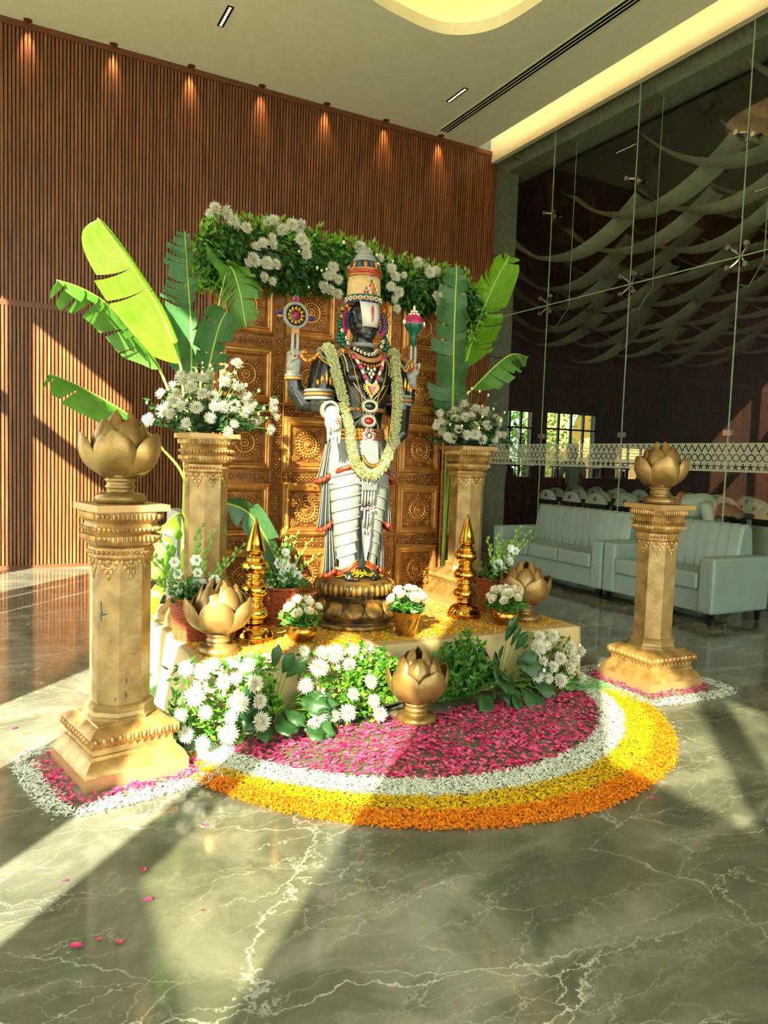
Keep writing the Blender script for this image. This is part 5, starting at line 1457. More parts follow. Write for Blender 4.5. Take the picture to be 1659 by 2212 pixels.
# ------------------------------------------------------------------ petal carpets
def petals(n, posf, size, asp, mat, name, label, z0=.004, zr=.012, seed=0, curl=.24, parent=None):
    q = np.random.default_rng(seed); mb_v = []; mb_f = []
    P = []
    while len(P) < n:
        p = posf(q)
        if p is not None: P.append(p)
    P = np.array(P); k = len(P)
    l = q.uniform(size[0], size[1], k); w = l * asp * q.uniform(.8, 1.2, k); a = q.uniform(0, 2 * np.pi, k)
    d = np.c_[np.cos(a), np.sin(a), q.normal(0, .17, k)]; s = np.c_[-np.sin(a), np.cos(a), q.normal(0, .2, k)]
    z = z0 + q.random(k) * zr
    C = np.c_[P[:, 0], P[:, 1], (P[:, 2] if P.shape[1] > 2 else 0) + z]
    up = np.zeros((k, 3)); up[:, 2] = l * curl * q.uniform(.2, 1, k)
    v = np.stack([C - d * l[:, None] * .5 + up * .6, C + s * w[:, None] * .5, C + d * l[:, None] * .5 + up, C - s * w[:, None] * .5, C - np.c_[np.zeros(k), np.zeros(k), l * .05]], 1).reshape(-1, 3)
    v[:, 2] = np.maximum(v[:, 2], (P[:, 2].repeat(5) if P.shape[1] > 2 else 0) + .0015)
    i = np.arange(k)[:, None] * 5
    f = np.concatenate([i + [0, 1, 4], i + [1, 2, 4], i + [2, 3, 4], i + [3, 0, 4]])
    me = bpy.data.meshes.new(name); me.from_pydata(v.tolist(), [], f.tolist()); me.materials.append(mat)
    o = place(name, me, parent)
    if parent is None: tag(o, label, 'petals', kind='stuff')
    else: o['kind'] = 'stuff'
    return o
RC = dict(pink=(2.12, 3.83, 1.233), white=(2.10, 3.78, 1.344), yellow=(2.13, 3.69, 1.400), orange=(2.11, 3.58, 1.4416))
def inside(c, x, y, e=0): return (x - c[0]) ** 2 + (y - c[1]) ** 2 < (c[2] + e) ** 2
def ringpos(outer, inner, ymax):
    def f(q):
        x = q.uniform(.6, 3.7); y = q.uniform(2.05, ymax); j = q.normal(0, .010)
        if not inside(RC[outer], x, y, j): return None
        if inner and inside(RC[inner], x, y, q.normal(0, .010)): return None
        if abs(x - .51) < .30 and abs(y - 3.40) < .29 : return None
        if abs(x - 3.86) < .38 and abs(y - 3.40) < .40: return None
        return (x, y)
    return f
petals(4000, ringpos('pink', None, 3.42), (.017, .030), .95, M['pink'], 'rose_petals', 'pink rose petals filling the half circle before the stage', seed=1, zr=.010)
petals(11000, ringpos('white', 'pink', 3.50), (.016, .030), .32, M['whitepetal'], 'white_petals', 'band of white petals around the pink half circle', seed=2)
petals(8600, ringpos('yellow', 'white', 3.46), (.016, .027), .34, M['yellow'], 'yellow_petals', 'bright yellow marigold petal band next to the white band', seed=3)
petals(11000, ringpos('orange', 'yellow', 3.44), (.016, .027), .36, M['orange'], 'orange_petals', 'outermost orange marigold petal band on the floor', seed=4)
def rectring(cx, cyy, rot, ho, hi, q_extra=0):
    c, s = math.cos(rot), math.sin(rot)
    def f(q):
        u, v = q.uniform(-ho, ho), q.uniform(-ho, ho)
        e = q.normal(0, .012)
        if (abs(u / (ho + e)) ** 4 + abs(v / (ho + e)) ** 4) > 1: return None
        if max(abs(u), abs(v)) < hi + q.normal(0, .010): return None
        return (cx + u * c - v * s, cyy + u * s + v * c)
    return f
petals(420, rectring(.51, 3.37, .2, .320, .232), (.020, .034), .7, M['pink'], 'rose_petals', 'pink rose petals around the base of the pedestal by the sun stripe', seed=5)
petals(3000, rectring(.51, 3.36, .2, .405, .305), (.018, .034), .24, M['whitepetal'], 'white_petals', 'white petal border around the pedestal by the sun stripe', seed=6)
petals(380, rectring(3.84, 3.38, 0, .315, .232), (.020, .032), .7, M['pink'], 'rose_petals', 'pink rose petals around the base of the pedestal before the sofas', seed=7)
petals(2800, rectring(3.82, 3.36, 0, .43, .31), (.018, .034), .24, M['whitepetal'], 'white_petals', 'white petal border around the pedestal before the sofas', seed=8)
def deck(q):
    x = q.uniform(.95, 3.38); y = 3.64 + abs(q.normal(0, .5))
    if y > 4.9 or (x - 2.08) ** 2 + (y - 4.2) ** 2 < .27 ** 2: return None
    if y < 3.72 and q.random() < .65: return None
    return (x, y, PZ)
petals(4600, deck, (.018, .032), .42, M['yellow'], 'yellow_petals', 'yellow marigold petals scattered over the stage cloth', seed=9, z0=.002, zr=.006)
petals(2800, deck, (.018, .032), .42, M['orange'], 'orange_petals', 'orange marigold petals scattered over the stage cloth', seed=10, z0=.002, zr=.006)
petals(900, deck, (.012, .022), .22, M['whitepetal'], 'white_petals', 'thin white petals scattered over the stage cloth', seed=12, z0=.002, zr=.006)
petals(70, deck, (.016, .024), .7, M['pink'], 'rose_petals', 'few pink rose petals scattered over the stage cloth', seed=13, z0=.002, zr=.007)
pet = MB().sheet([[(-.013, -.004, .003), (-.012, 0, .001), (-.013, .004, .003)], [(-.002, -.011, .007), (0, 0, .0015), (-.002, .011, .007)], [(.012, -.007, .009), (.014, 0, .005), (.012, .007, .009)]]).mesh('loose_petal', M['pink'])
for i, (x, y, s, lab) in enumerate([(.10, 4.02, 1, 'loose pink petal at the picture edge on the far sunlit stripe'), (.15, 3.68, 1, 'loose pink petal near the white border of the sunny pedestal'), (.21, 2.50, .8, 'small dark loose petal on the sunlit stripe'), (.43, 2.28, 1, 'loose pink petal on the shaded floor below the stripe'), (.45, 2.46, .8, 'loose pink petal at the lower edge of the sunlit stripe'), (.21, 2.14, 1.3, 'largest loose pink petal on the near shaded floor'), (.32, 2.11, .9, 'loose red petal beside the largest loose petal'), (.27, 2.15, .6, 'tiny loose petal between two larger petals'), (.71, 2.67, .9, 'loose red petal below the orange band end'), (.57, 2.16, .5, 'tiny loose petal in the soft sun patch'), (2.48, 2.13, .8, 'loose pink petal just outside the orange band')]):
    tag(place('loose_petal', pet, None, (x, y, .001), (0, 0, i * 1.9), s), lab, 'petal', 'loose rose petals on the marble')
# ------------------------------------------------------------------ the statue
SX, SY = 2.055, 4.20
def build_statue():
    t = thing('deity_statue', 'black stone four-armed deity statue with tall crown and silver dress on a lotus base', 'statue', (SX, SY, PZ))
    # ---- lotus base
    base = MB()
    base.lathe([(0, 0), (.262, 0), (.268, .008), (.266, .034), (.256, .040), (.250, .048), (.262, .054), (.264, .066), (.285, .082), (.292, .100), (.284, .125), (.262, .155), (.232, .178), (.205, .190), (.196, .196), (.196, .204), (.215, .210), (.240, .222), (.246, .245), (.240, .268), (.225, .284), (.20, .292), (0, .296)], 48)
    b = base.obj('lotus_base', M['stonebase'], t)
    ribs = MB()
    for j in range(40):
        a = 2 * PI * j / 40
        m = Matrix.Rotation(a, 3, 'Z')
        ribs.ell(m @ Vector((.243, 0, .246)), (.020, .0165, .038), 8, 6, m)
    ribs.obj('rib_ring', M['basegold'], t)
    for j in range(14):
        a = 2 * PI * (j + .5) / 14
        pet = MB(); rows = []
        for s, w in ((0, .35), (.15, .8), (.4, 1.0), (.7, .92), (.9, .6), (1.0, .1)):
            z = .180 - .094 * s; r = float(np.interp(z, [.086, .100, .125, .155, .180], [.290, .295, .287, .266, .236])) + .006
            rows.append([(r * math.cos(a + u * w * .215) - 0, r * math.sin(a + u * w * .215), z) for u in (-1, -.5, 0, .5, 1)])
        pet.sheet(rows)
        o = pet.obj('base_petal', M['basegold'], t); md = o.modifiers.new('thick', 'SOLIDIFY'); md.thickness = .006; md.offset = 0
    MB().tube([(.266 * math.cos(2 * PI * j / 48), .266 * math.sin(2 * PI * j / 48), .021) for j in range(48)], .014, 6, closed=True, flat=1.2).obj('gilt_rim', M['basegold'], t)
    # ---- black stone body (one surface)
    segs = []
    body = MB()
    secs = [(.36, .12, .09, 0), (.60, .15, .10, 0), (.95, .17, .11, 0), (1.10, .165, .108, 0), (1.22, .142, .098, 0), (1.30, .146, .100, 0), (1.42, .178, .115, 0), (1.54, .205, .128, 0), (1.62, .205, .122, 0), (1.675, .175, .10, .005), (1.71, .11, .08, .005), (1.74, .072, .068, .0), (1.80, .064, .064, -.004)]
    def S(z):
        zs = [s[0] for s in secs]
        return [float(np.interp(z, zs, [s[k] for s in secs])) for k in (1, 2, 3)]
    def front(x, z, off=0.0):
        rx, ry, c = S(z); k = max(0.0, 1 - (x / rx) ** 2); return (x, c - ry * math.sqrt(k) - off, z)
    body.loft([[(rx * math.cos(2 * PI * j / 28), c + ry * math.sin(2 * PI * j / 28), z) for j in range(28)] for z, rx, ry, c in secs])
    pec = [((-.085, -.085, 1.545), (.075, .05, .055)), ((.085, -.085, 1.545), (.075, .05, .055)), ((0, -.07, 1.27), (.085, .05, .06))]
    for c, r in pec: body.ell(c, r, 16, 10)
    # head with face
    hz = 1.902
    body.ell((0, -.005, hz + .01), (.096, .100, .125), 28, 18)
    body.ell((0, -.024, hz - .060), (.080, .080, .064), 20, 14)          # jaw
    body.ell((0, -.088, hz - .106), (.028, .018, .016), 12, 8)           # chin
    body.ell((0, -.108, hz - .026), (.012, .018, .034), 10, 8)           # nose
    for sx in (-1, 1):
        body.ell((sx * .013, -.108, hz - .050), (.011, .011, .008), 8, 6)
        body.ell((sx * .038, -.083, hz + .004), (.020, .009, .0085), 10, 8)   # eye
        body.ell((sx * .046, -.064, hz - .034), (.036, .032, .038), 12, 10)   # cheek
    body.ell((0, -.105, hz - .074), (.027, .011, .008), 12, 6); body.ell((0, -.103, hz - .087), (.021, .011, .0085), 12, 6)   # lips
    for sx in (-1, 1):
        segs += [((sx * .225, .0, 1.635), (sx * .268, -.01, 1.50), .082, .072), ((sx * .268, -.01, 1.50), (sx * .285, -.02, 1.365), .070, .062)]
        segs += [((sx * .25, .05, 1.60), (sx * .272, .09, 1.40), .070, .064), ((sx * .272, .09, 1.385), (sx * .335, .105, 1.385), .064, .062), ((sx * .335, .105, 1.385), (sx * .395, .105, 1.455), .062, .052), ((sx * .395, .105, 1.455), (sx * .415, .10, 1.55), .050, .038)]
        segs += [((sx * .085, .01, .30), (sx * .085, .0, .46), .050, .060), ((sx * .085, .015, .325), (sx * .085, -.10, .318), .045, .034)]
        for k in range(5):
            segs.append(((sx * (.058 + k * .0135), -.115, .310), (sx * (.056 + k * .0145), -.150 + .007 * k * (1 if sx else 1), .307), .0125 if k == 0 else .0085, .011 if k == 0 else .0075))
    segs += [((-.285, -.02, 1.355), (-.290, -.20, 1.325), .060, .042), ((.285, -.02, 1.355), (.235, -.12, 1.22), .060, .045), ((.235, -.12, 1.22), (.185, -.115, 1.16), .042, .036)]
    body.merge(capsules(segs, 12))
    remesh(body.obj('body', M['black'], t), .0065, 5)

    # ---- hands coated in silver
    def hand(name, sgs, mat): return remesh(capsules(sgs, 10).obj(name, mat, t), .0042, 3)
    # lowered front hand, palm forward, fingers down
    sg = [((-.290, -.215, 1.315), (-.285, -.235, 1.245), .042, .046), ((-.262, -.235, 1.28), (-.258, -.238, 1.235), .026, .024), ((-.312, -.235, 1.28), (-.312, -.238, 1.235), .024, .022)]
    for k in range(4):
        x = -.322 + k * .0235; ln = (.085, .10, .105, .095)[k]
        sg += [((x, -.238, 1.235), (x + .002, -.245, 1.235 - ln * .5), .0098, .0094), ((x + .002, -.245, 1.235 - ln * .5), (x + .003, -.238, 1.235 - ln), .0094, .0075)]
    sg += [((-.325, -.235, 1.285), (-.338, -.262, 1.245), .016, .014), ((-.338, -.262, 1.245), (-.326, -.270, 1.205), .014, .010)]
    hand('hand', sg, M['handsilver'])
    # hand on hip
    sg = [((.19, -.125, 1.17), (.155, -.135, 1.125), .036, .032)]
    for k in range(4): sg += [((.165 - .008 * k, -.138 - .003 * k, 1.14 - .012 * k), (.12 - .006 * k, -.148, 1.125 - .016 * k), .011, .009)]
    sg += [((.19, -.15, 1.165), (.165, -.165, 1.175), .012, .010)]
    hand('hand', sg, M['handsilver'])
    for sx in (-1, 1):      # raised rear hands, two fingers up, two folded
        cx = sx * .415
        sg = [((cx, .10, 1.565), (cx - sx * .005, .095, 1.66), .040, .046), ((cx - .02, .08, 1.60), (cx + .02, .08, 1.64), .030, .030)]
        for k, dx in enumerate((-.015, .016)): sg += [((cx + dx, .085, 1.68), (cx + dx, .080, 1.74), .0115, .0108), ((cx + dx, .080, 1.74), (cx + dx, .082, 1.80), .0108, .009)]
        for dx in (-.036, .038): sg += [((cx + dx, .085, 1.675), (cx + dx * .8, .045, 1.685), .012, .011), ((cx + dx * .8, .045, 1.685), (cx + dx * .5, .035, 1.655), .011, .009)]
        sg += [((cx - .04, .075, 1.61), (cx - .03, .040, 1.64), .014, .012), ((cx - .03, .04, 1.64), (cx - .008, .03, 1.645), .012, .009)]
        hand('hand', sg, M['handsilver'])
        for z, r, m in ((1.545, .047, 'silver'), (1.527, .049, 'tan')):
            MB().tube([(cx - sx * .004 + r * math.cos(2 * PI * j / 20), .10 + r * math.sin(2 * PI * j / 20), z) for j in range(20)], .010, 6, closed=True).obj('bangle', M[m], t)
        for dx in (-.02, .004): MB().ell((cx + dx, .028, 1.655), (.008, .006, .010), 8, 5).obj('ring_gem', M['ruby'], t)
        # armlets
        for z, m, rr in ((1.455, 'silver', .078), (1.432, 'tan', .080), (1.408, 'silver', .078)):
            MB().tube([(sx * (.274 + .02 * (1.455 - z)) + rr * math.cos(2 * PI * j / 24), .022 + (rr + .030) * math.sin(2 * PI * j / 24), z) for j in range(24)], .0125, 6, closed=True, flat=.9).obj('armlet', M[m], t)
        cr = MB()
        for k in range(5):
            u = (k - 2); ang = u * .32
            cr.ell((sx * .27 + .085 * math.sin(ang), .0 - .085 * math.cos(ang), 1.50 + .03 * (2 - abs(u)) / 2), (.011, .008, .020 + .012 * (2 - abs(u))), 8, 6)
        cr.obj('armlet_crest', M['goldjewel'], t)
        for k, (u, mm) in enumerate(((-1, 'greengem'), (0, 'pinkgem'), (1, 'orangegem'))):
            MB().ell((sx * .27 + .09 * math.sin(u * .32), -.093 * math.cos(u * .32), 1.505), (.006, .005, .008), 6, 4).obj('gem', M[mm], t)
        # scroll ornament curling off the shoulder and pointed shoulder plate
        sc = catmull([(sx * .245, -.055, 1.715), (sx * .29, -.03, 1.685), (sx * .325, 0, 1.645), (sx * .36, .02, 1.635), (sx * .385, .03, 1.66), (sx * .372, .03, 1.69), (sx * .352, .03, 1.68)], 6)
        MB().tube(sc, .014, 8, flat=.55, up=(0, -1, 0)).obj('shoulder_scroll', M['goldjewel'], t)
        for k in range(2, len(sc), 4): MB().ell(sc[k] + Vector((0, -.012, 0)), (.0065, .005, .0065), 6, 4).obj('scroll_gem', M['ruby'], t)
        pl = MB().tube([(sx * .20, -.098, 1.70), (sx * .225, -.09, 1.655), (sx * .262, -.084, 1.632), (sx * .295, -.06, 1.655), (sx * .30, -.03, 1.70)], .008, 6); pl.obj('shoulder_plate', M['silver'], t)
        pr = MB()
        for p in catmull([(sx * .205, -.105, 1.665), (sx * .262, -.094, 1.612), (sx * .312, -.052, 1.655)], 6): pr.ell(p, .0085, 6, 4)
        pr.obj('shoulder_fringe', M['goldjewel'], t)
    # front wrist cuff
    for y, m, rr in ((-.196, 'silver', .050), (-.178, 'tan', .050)):
        MB().tube([(-.289 + rr * math.cos(2 * PI * j / 20), y, 1.327 + rr * math.sin(2 * PI * j / 20)) for j in range(20)], .011, 6, closed=True).obj('bangle', M[m], t)
    gl = MB()
    for k in range(6): gl.ell((-.275 + .016 * math.cos(k * PI / 3), -.282, 1.265 + .016 * math.sin(k * PI / 3)), (.0045, .003, .0045), 6, 4)
    gl.ell((-.275, -.283, 1.265), (.006, .004, .006), 6, 4); gl.obj('palm_gems', M['ruby'], t)

    # ---- disc and conch
    d = MB(); cx, cz = -.415, 1.905
    d.tube([(cx + .072 * math.cos(2 * PI * j / 36), .08, cz + .072 * math.sin(2 * PI * j / 36)) for j in range(36)], .016, 8, closed=True, flat=.7)
    disc = d.obj('disc', M['silver'], t)
    MB().lathe([(0, -.006), (.064, -.006), (.064, .006), (0, .006)], 24).obj('disc_plate', M['black'], disc, True, (cx, .082, cz), (PI / 2, 0, 0))
    for j in range(12):
        a = 2 * PI * j / 12; m = Matrix(((math.cos(a), 0, -math.sin(a)), (0, 1, 0), (math.sin(a), 0, math.cos(a))))
        MB().ell((cx + .042 * math.cos(a), .073, cz + .042 * math.sin(a)), (.015, .006, .0095), 8, 5, m).obj('disc_drop', M['goldjewel'], disc)
        MB().ell((cx + .042 * math.cos(a), .066, cz + .042 * math.sin(a)), (.006, .004, .004), 6, 4, m).obj('disc_gem', M['orangegem' if j % 2 else 'greengem'], disc)
    MB().lathe([(0, -.012), (.018, -.008), (.020, 0)], 12).obj('disc_hub', M['pinkgem'], disc, True, (cx, .072, cz), (PI / 2, 0, 0))
    MB().box((cx - .022, .07, 1.795), (cx + .022, .095, 1.83)).obj('disc_holder', M['tan'], disc, False)
    for a, mm in ((PI / 2, ('pinkgem', 'greengem', 'pinkgem')), (PI, ('bluegem', 'bluegem', 'tan')), (0, ('bluegem', 'bluegem', 'tan'))):
        for k in range(3):
            o = (k - 1) * .013; r = .098 + (.012 if k == 1 else 0)
            m = Matrix(((math.cos(a), 0, -math.sin(a)), (0, 1, 0), (math.sin(a), 0, math.cos(a))))
            MB().ell((cx + r * math.cos(a) - o * math.sin(a), .082, cz + r * math.sin(a) + o * math.cos(a)), (.020, .009, .009), 8, 5, m).obj('flame', M[mm[k]], disc)
    kx, kz = .415, 1.80
    con = MB().lathe([(.014, .0), (.018, .05), (.030, .085), (.052, .115), (.062, .145), (.056, .175), (.038, .20), (.02, .215)], 20, (kx, .085, kz)).obj('conch', M['greengem'], t)
    MB().lathe([(.050, .135), (.064, .145), (.062, .165), (.050, .185), (.030, .205), (.018, .218)], 20, (kx, .084, kz + .004)).obj('conch_top', M['pinkgem'], con)
    MB().lathe([(.0625, .142), (.066, .146), (.0645, .150), (.06, .152)], 20, (kx, .085, kz)).obj('conch_band', M['silver'], con)
    cp = MB()
    for k in range(9):
        a = 2 * PI * k / 9; cp.ell((kx + .030 * math.cos(a), .085 + .030 * math.sin(a), kz + .208), .010, 6, 4); cp.ell((kx + .018 * math.cos(a), .085 + .018 * math.sin(a), kz + .228), .009, 6, 4)
    cp.ell((kx, .085, kz + .25), (.010, .010, .022), 6, 4)
    for s in (-1, 1): cp.ell((kx + s * .074, .08, kz + .155), (.012, .010, .018), 8, 5)
    cp.obj('conch_crest', M['pearl'], con)['kind'] = 'stuff'

    # ---- crown
    cr = MB().lathe([(.096, 2.0220), (.104, 2.0266), (.105, 2.0540), (.103, 2.1272), (.099, 2.1730), (0, 2.1748)], 36).obj('crown_drum', M['cream_cloth'], t)
    MB().lathe([(.100, 2.1693), (.108, 2.1730), (.109, 2.1803), (.105, 2.1858), (.106, 2.1986), (.109, 2.2041), (.104, 2.2114), (.09, 2.2132)], 36).obj('crown_band', M['red'], t)
    for z in (2.1730, 2.2087): MB().tube([(.108 * math.cos(2 * PI * j / 36), .108 * math.sin(2 * PI * j / 36), z) for j in range(36)], .0045, 5, closed=True).obj('crown_wire', M['goldjewel'], t)
    MB().lathe([(.098, 2.2096), (.094, 2.2279), (.082, 2.2507), (.068, 2.2645), (0, 2.2663)], 30).obj('crown_dome', M['bluegem'], t)
    for j in range(16):
        a = 2 * PI * j / 16; m = Matrix.Rotation(a, 3, 'Z') @ Matrix.Rotation(-.45, 3, 'Y')
        MB().ell(Matrix.Rotation(a, 3, 'Z') @ Vector((.093, 0, 2.2352)), (.006, .013, .022), 8, 5, m).obj('crown_drop', M['goldjewel' if j % 2 else 'greengem'], t)
        MB().ell(Matrix.Rotation(a, 3, 'Z') @ Vector((.100, 0, 2.2352)), (.004, .006, .010), 6, 4, m).obj('crown_gem', M['orangegem' if j % 2 else 'ruby'], t)
    MB().lathe([(.070, 2.2626), (.074, 2.2681), (.070, 2.2809), (.060, 2.2846), (.062, 2.2919), (.056, 2.3047), (.045, 2.3084), (.046, 2.3157), (.036, 2.3304), (.026, 2.3377), (.024, 2.3450), (.012, 2.3560), (.006, 2.3670), (0, 2.3697)], 28).obj('crown_spire', M['silver'], t)
    for j in range(20):     # pearl-ringed rosettes round the crown foot
        a = 2 * PI * j / 20; m = Matrix.Rotation(a, 3, 'Z')
        ro = MB()
        for k in range(8):
            q = 2 * PI * k / 8; ro.ell(m @ Vector((.112, .0115 * math.cos(q), 2.0284 + .0115 * math.sin(q))), .0042, 5, 3)
        o = ro.obj('crown_rosette', M['pearl'], t)
        MB().ell(m @ Vector((.112, 0, 2.0284)), (.005, .006, .006), 6, 4).obj('rosette_gem', M['orangegem' if j % 2 else 'greengem'], o)
    MB().tube([(.103 * math.cos(2 * PI * j / 36), .103 * math.sin(2 * PI * j / 36), 2.0467) for j in range(36)], .007, 6, closed=True).obj('crown_cord', M['greengem'], t)
    MB().tube([(.100 * math.cos(2 * PI * j / 36), .100 * math.sin(2 * PI * j / 36), 2.0101) for j in range(36)], .007, 6, closed=True).obj('crown_cord', M['bluegem'], t)
    for r in range(5):      # jewelled front plume on the crown
        for k in range(-(4 - r), 5 - r):
            if (r == 0 and k == 0): continue
            a = -PI / 2 + k * .105
            MB().ell((.108 * math.cos(a), .108 * math.sin(a), 2.0632 + r * .022), (.0065, .0065, .0085), 6, 4).obj('plume_gem', M[('pearl', 'pinkgem', 'goldjewel', 'greengem', 'pearl')[(r + k) % 5]], t)
    MB().ell((0, -.113, 2.0952), (.011, .006, .019), 10, 6).obj('plume_stone', M['orangegem'], t); MB().ell((0, -.112, 2.1620), (.006, .006, .014), 8, 5).obj('plume_tip', M['pinkgem'], t)
    # face mark
    pl = MB(); rows = []
    for z, w in ((hz + .110, .064), (hz + .060, .061), (hz + .01, .056), (hz - .046, .048)):
        ry = .100 * math.sqrt(max(0, 1 - ((z - hz - .01) / .125) ** 2)); rows.append([(u * w, -.005 - max(ry, .075) * math.sqrt(max(0, 1 - (u * w / .100) ** 2)) - .013 - (.010 if z < hz + .03 and abs(u) < .6 else 0), z) for u in (-1, -.5, 0, .5, 1)])
    o = MB().sheet(rows).obj('forehead_mark', M['white_tilak'], t); md = o.modifiers.new('thick', 'SOLIDIFY'); md.thickness = .008
    MB().ell((0, -.130, hz + .030), (.0085, .012, .052), 8, 6).obj('red_stroke', M['ruby'], t)
    # ear and hair ornaments
    def coil(pts, r, name, mat):
        mb = MB(); C = catmull(pts, 6); last = None
        for p in C:
            if last is None or (p - last).length > r * 1.1: mb.ell(p, (r * 1.05, r * 1.05, r * .8), 8, 5); last = p
        return mb.obj(name, M[mat], t)
    for sx in (-1, 1):
        x = sx * .108
        coil([(x, -.03, hz + .04), (x + sx * .015, -.035, hz + .005), (x + sx * .012, -.03, hz - .04), (x - sx * .004, -.03, hz - .06)], .010, 'ear_coil', 'bluegem')
        coil([(x + sx * .02, -.015, hz + .05), (x + sx * .032, -.02, hz + .0), (x + sx * .03, -.02, hz - .05), (x + sx * .012, -.025, hz - .075)], .011, 'ear_coil', 'pinkgem')
        coil([(x + sx * .035, .0, hz + .06), (x + sx * .052, -.01, hz + .0), (x + sx * .05, -.01, hz - .06), (x + sx * .03, -.02, hz - .12), (x + sx * .0, -.03, hz - .14)], .016, 'hair_roll', 'greengem')
        coil([(x + sx * .05, .0, hz - .09), (x + sx * .06, -.01, hz - .13), (x + sx * .03, -.03, hz - .17)], .020, 'hair_roll', 'greengem')
        for (dx, dz, mm) in ((.05, -.075, 'pearl'), (.018, -.115, 'pearl'), (.008, -.145, 'pearl'), (.05, .055, 'goldjewel'), (.02, .075, 'goldjewel'), (.055, .01, 'goldjewel')):
            g = MB().ell((x + sx * dx, -.042, hz + dz), (.013, .008, .013), 10, 6).obj('ear_gem', M[mm], t); MB().ell((x + sx * dx, -.050, hz + dz), (.006, .004, .006), 6, 4).obj('gem', M['ruby'], g)

    # ---- necklaces and pendants
    MB().tube([(.068 * math.cos(2 * PI * j / 28), -.002 + .068 * math.sin(2 * PI * j / 28), 1.755) for j in range(28)], .012, 8, closed=True, flat=1.3).obj('choker', M['silver'], t)
    def fcurve(pts, off, n=6): return [Vector(front(p.x, p.z, off)) for p in catmull([(x, 0, z) for x, z in pts], n)]
    def beads(name, pts, off, r, mat, n=4, mat2=None):
        C = fcurve(pts, off, 8); ln = [0]
        for a, b in zip(C, C[1:]): ln.append(ln[-1] + (b - a).length)
        k = int(ln[-1] / (r * 2)); mb = MB(); g = MB()
        for i in range(k + 1):
            s = ln[-1] * i / max(k, 1); p = Vector([float(np.interp(s, ln, [c[q] for c in C])) for q in range(3)])
            mb.ell(p, r, 6, 4)
            if mat2: g.ell(p + Vector((0, -r * .8, 0)), r * .5, 5, 3)
        o = mb.obj(name, M[mat], t)
        if mat2: g.obj('gem', M[mat2], o)
        return o
    beads('gem_necklace', [(-.075, 1.725), (-.04, 1.700), (0, 1.690), (.04, 1.700), (.075, 1.725)], .012, .0125, 'pearl', mat2='greengem')
    MB().tube(fcurve([(-.115, 1.705), (-.06, 1.665), (0, 1.652), (.06, 1.665), (.115, 1.705)], .012), .015, 8, flat=.55, up=(0, -1, 0)).obj('gold_collar', M['tan'], t)
    beads('gem_necklace', [(-.12, 1.675), (-.06, 1.630), (0, 1.615), (.06, 1.630), (.12, 1.675)], .012, .0105, 'goldjewel', mat2='ruby')
    for x, z in ((0, 1.59), (-.022, 1.60), (.022, 1.60), (-.012, 1.57), (.012, 1.57), (0, 1.55)): MB().ell(front(x, z, .014), (.010, .007, .011), 8, 5).obj('pendant_gem', M['pearl'], t)
    for sx in (-1, 1):
        br = MB().ell(front(sx * .118, 1.712, .014), (.034, .012, .026), 16, 8).obj('brooch', M['goldjewel'], t); p = front(sx * .118, 1.712, .024)
        MB().ell(p, (.019, .008, .014), 12, 6).obj('brooch_stone', M['ruby'], br)
        pr = MB()
        for k in range(18): a = 2 * PI * k / 18; pr.ell((p[0] + .036 * math.cos(a), p[1] + .012, p[2] + .028 * math.sin(a)), .0042, 5, 3)
        pr.obj('brooch_pearls', M['pearl'], br)
        # thick pink bead string in a V
        a, bq = Vector((sx * .105, 0, 1.68)), Vector((sx * .022, 0, 1.50))
        for k in range(6):
            u0, u1 = k / 6, (k + .86) / 6
            p0, p1 = a.lerp(bq, u0), a.lerp(bq, u1)
            q0, q1 = Vector(front(p0.x, p0.z, .016)), Vector(front(p1.x, p1.z, .016))
            MB().tube([q0, q1], .014 if k % 2 == 0 else .010, 8).obj('bead', M['pinkgem' if k % 2 == 0 else 'pearl'], t)
            if k % 2 == 0:
                s = MB()
                for i in range(3):
                    for j in (-1, 0, 1): s.ell(q0.lerp(q1, (i + .5) / 3) + Vector((j * .009, -.012 + .003 * abs(j), 0)), .0028, 5, 3)
                s.obj('bead_pearls', M['pearl'], t)
        beads('pearl_string', [(sx * .15, 1.69), (sx * .135, 1.56), (sx * .06, 1.45), (sx * .012, 1.40)], .010, .0055, 'pearl')
        beads('pearl_string', [(sx * .165, 1.68), (sx * .15, 1.54), (sx * .085, 1.42), (sx * .03, 1.37)], .010, .0050, 'goldjewel')
        MB().tube(fcurve([(sx * .13, 1.70), (sx * .10, 1.55), (sx * .055, 1.42), (sx * .03, 1.28)], .020), .0028, 5).obj('gold_chain', M['goldjewel'], t)
        MB().tube(fcurve([(sx * .01, 1.335), (sx * .05, 1.29), (sx * .075, 1.265), (sx * .09, 1.20)], .012), .0065, 6).obj('silver_cord', M['silver'], t)
    # heart pendant
    hp = []; c0 = front(0, 1.475, .022)
    for k in range(28):
        a = 2 * PI * k / 28; hp.append((16 * math.sin(a) ** 3 / 17, (13 * math.cos(a) - 5 * math.cos(2 * a) - 2 * math.cos(3 * a) - math.cos(4 * a)) / 17))
    def heart(s, y, dep, dz=0): return MB().loft([[(c0[0] + x * s, c0[1] + y, c0[2] + z * s + dz) for x, z in hp], [(c0[0] + x * s * .96, c0[1] + y - dep, c0[2] + z * s * .96 + dz) for x, z in hp]])
    h = heart(.050, 0, .010).obj('heart_pendant', M['goldjewel'], t, False)
    hs = MB().loft([[(c0[0] + x, c0[1] - .006, c0[2] + z) for x, z in ((-.030, .022), (0, .014), (.030, .022), (0, -.036))], [(c0[0] + x, c0[1] - .022, c0[2] + z) for x, z in ((-.028, .020), (0, .012), (.028, .020), (0, -.033))]]).obj('heart_stone', M['ruby'], h, False)
    pr = MB()
    for x, z in hp: pr.ell((c0[0] + x * .055, c0[1] - .004, c0[2] + z * .055), .0058, 6, 4)
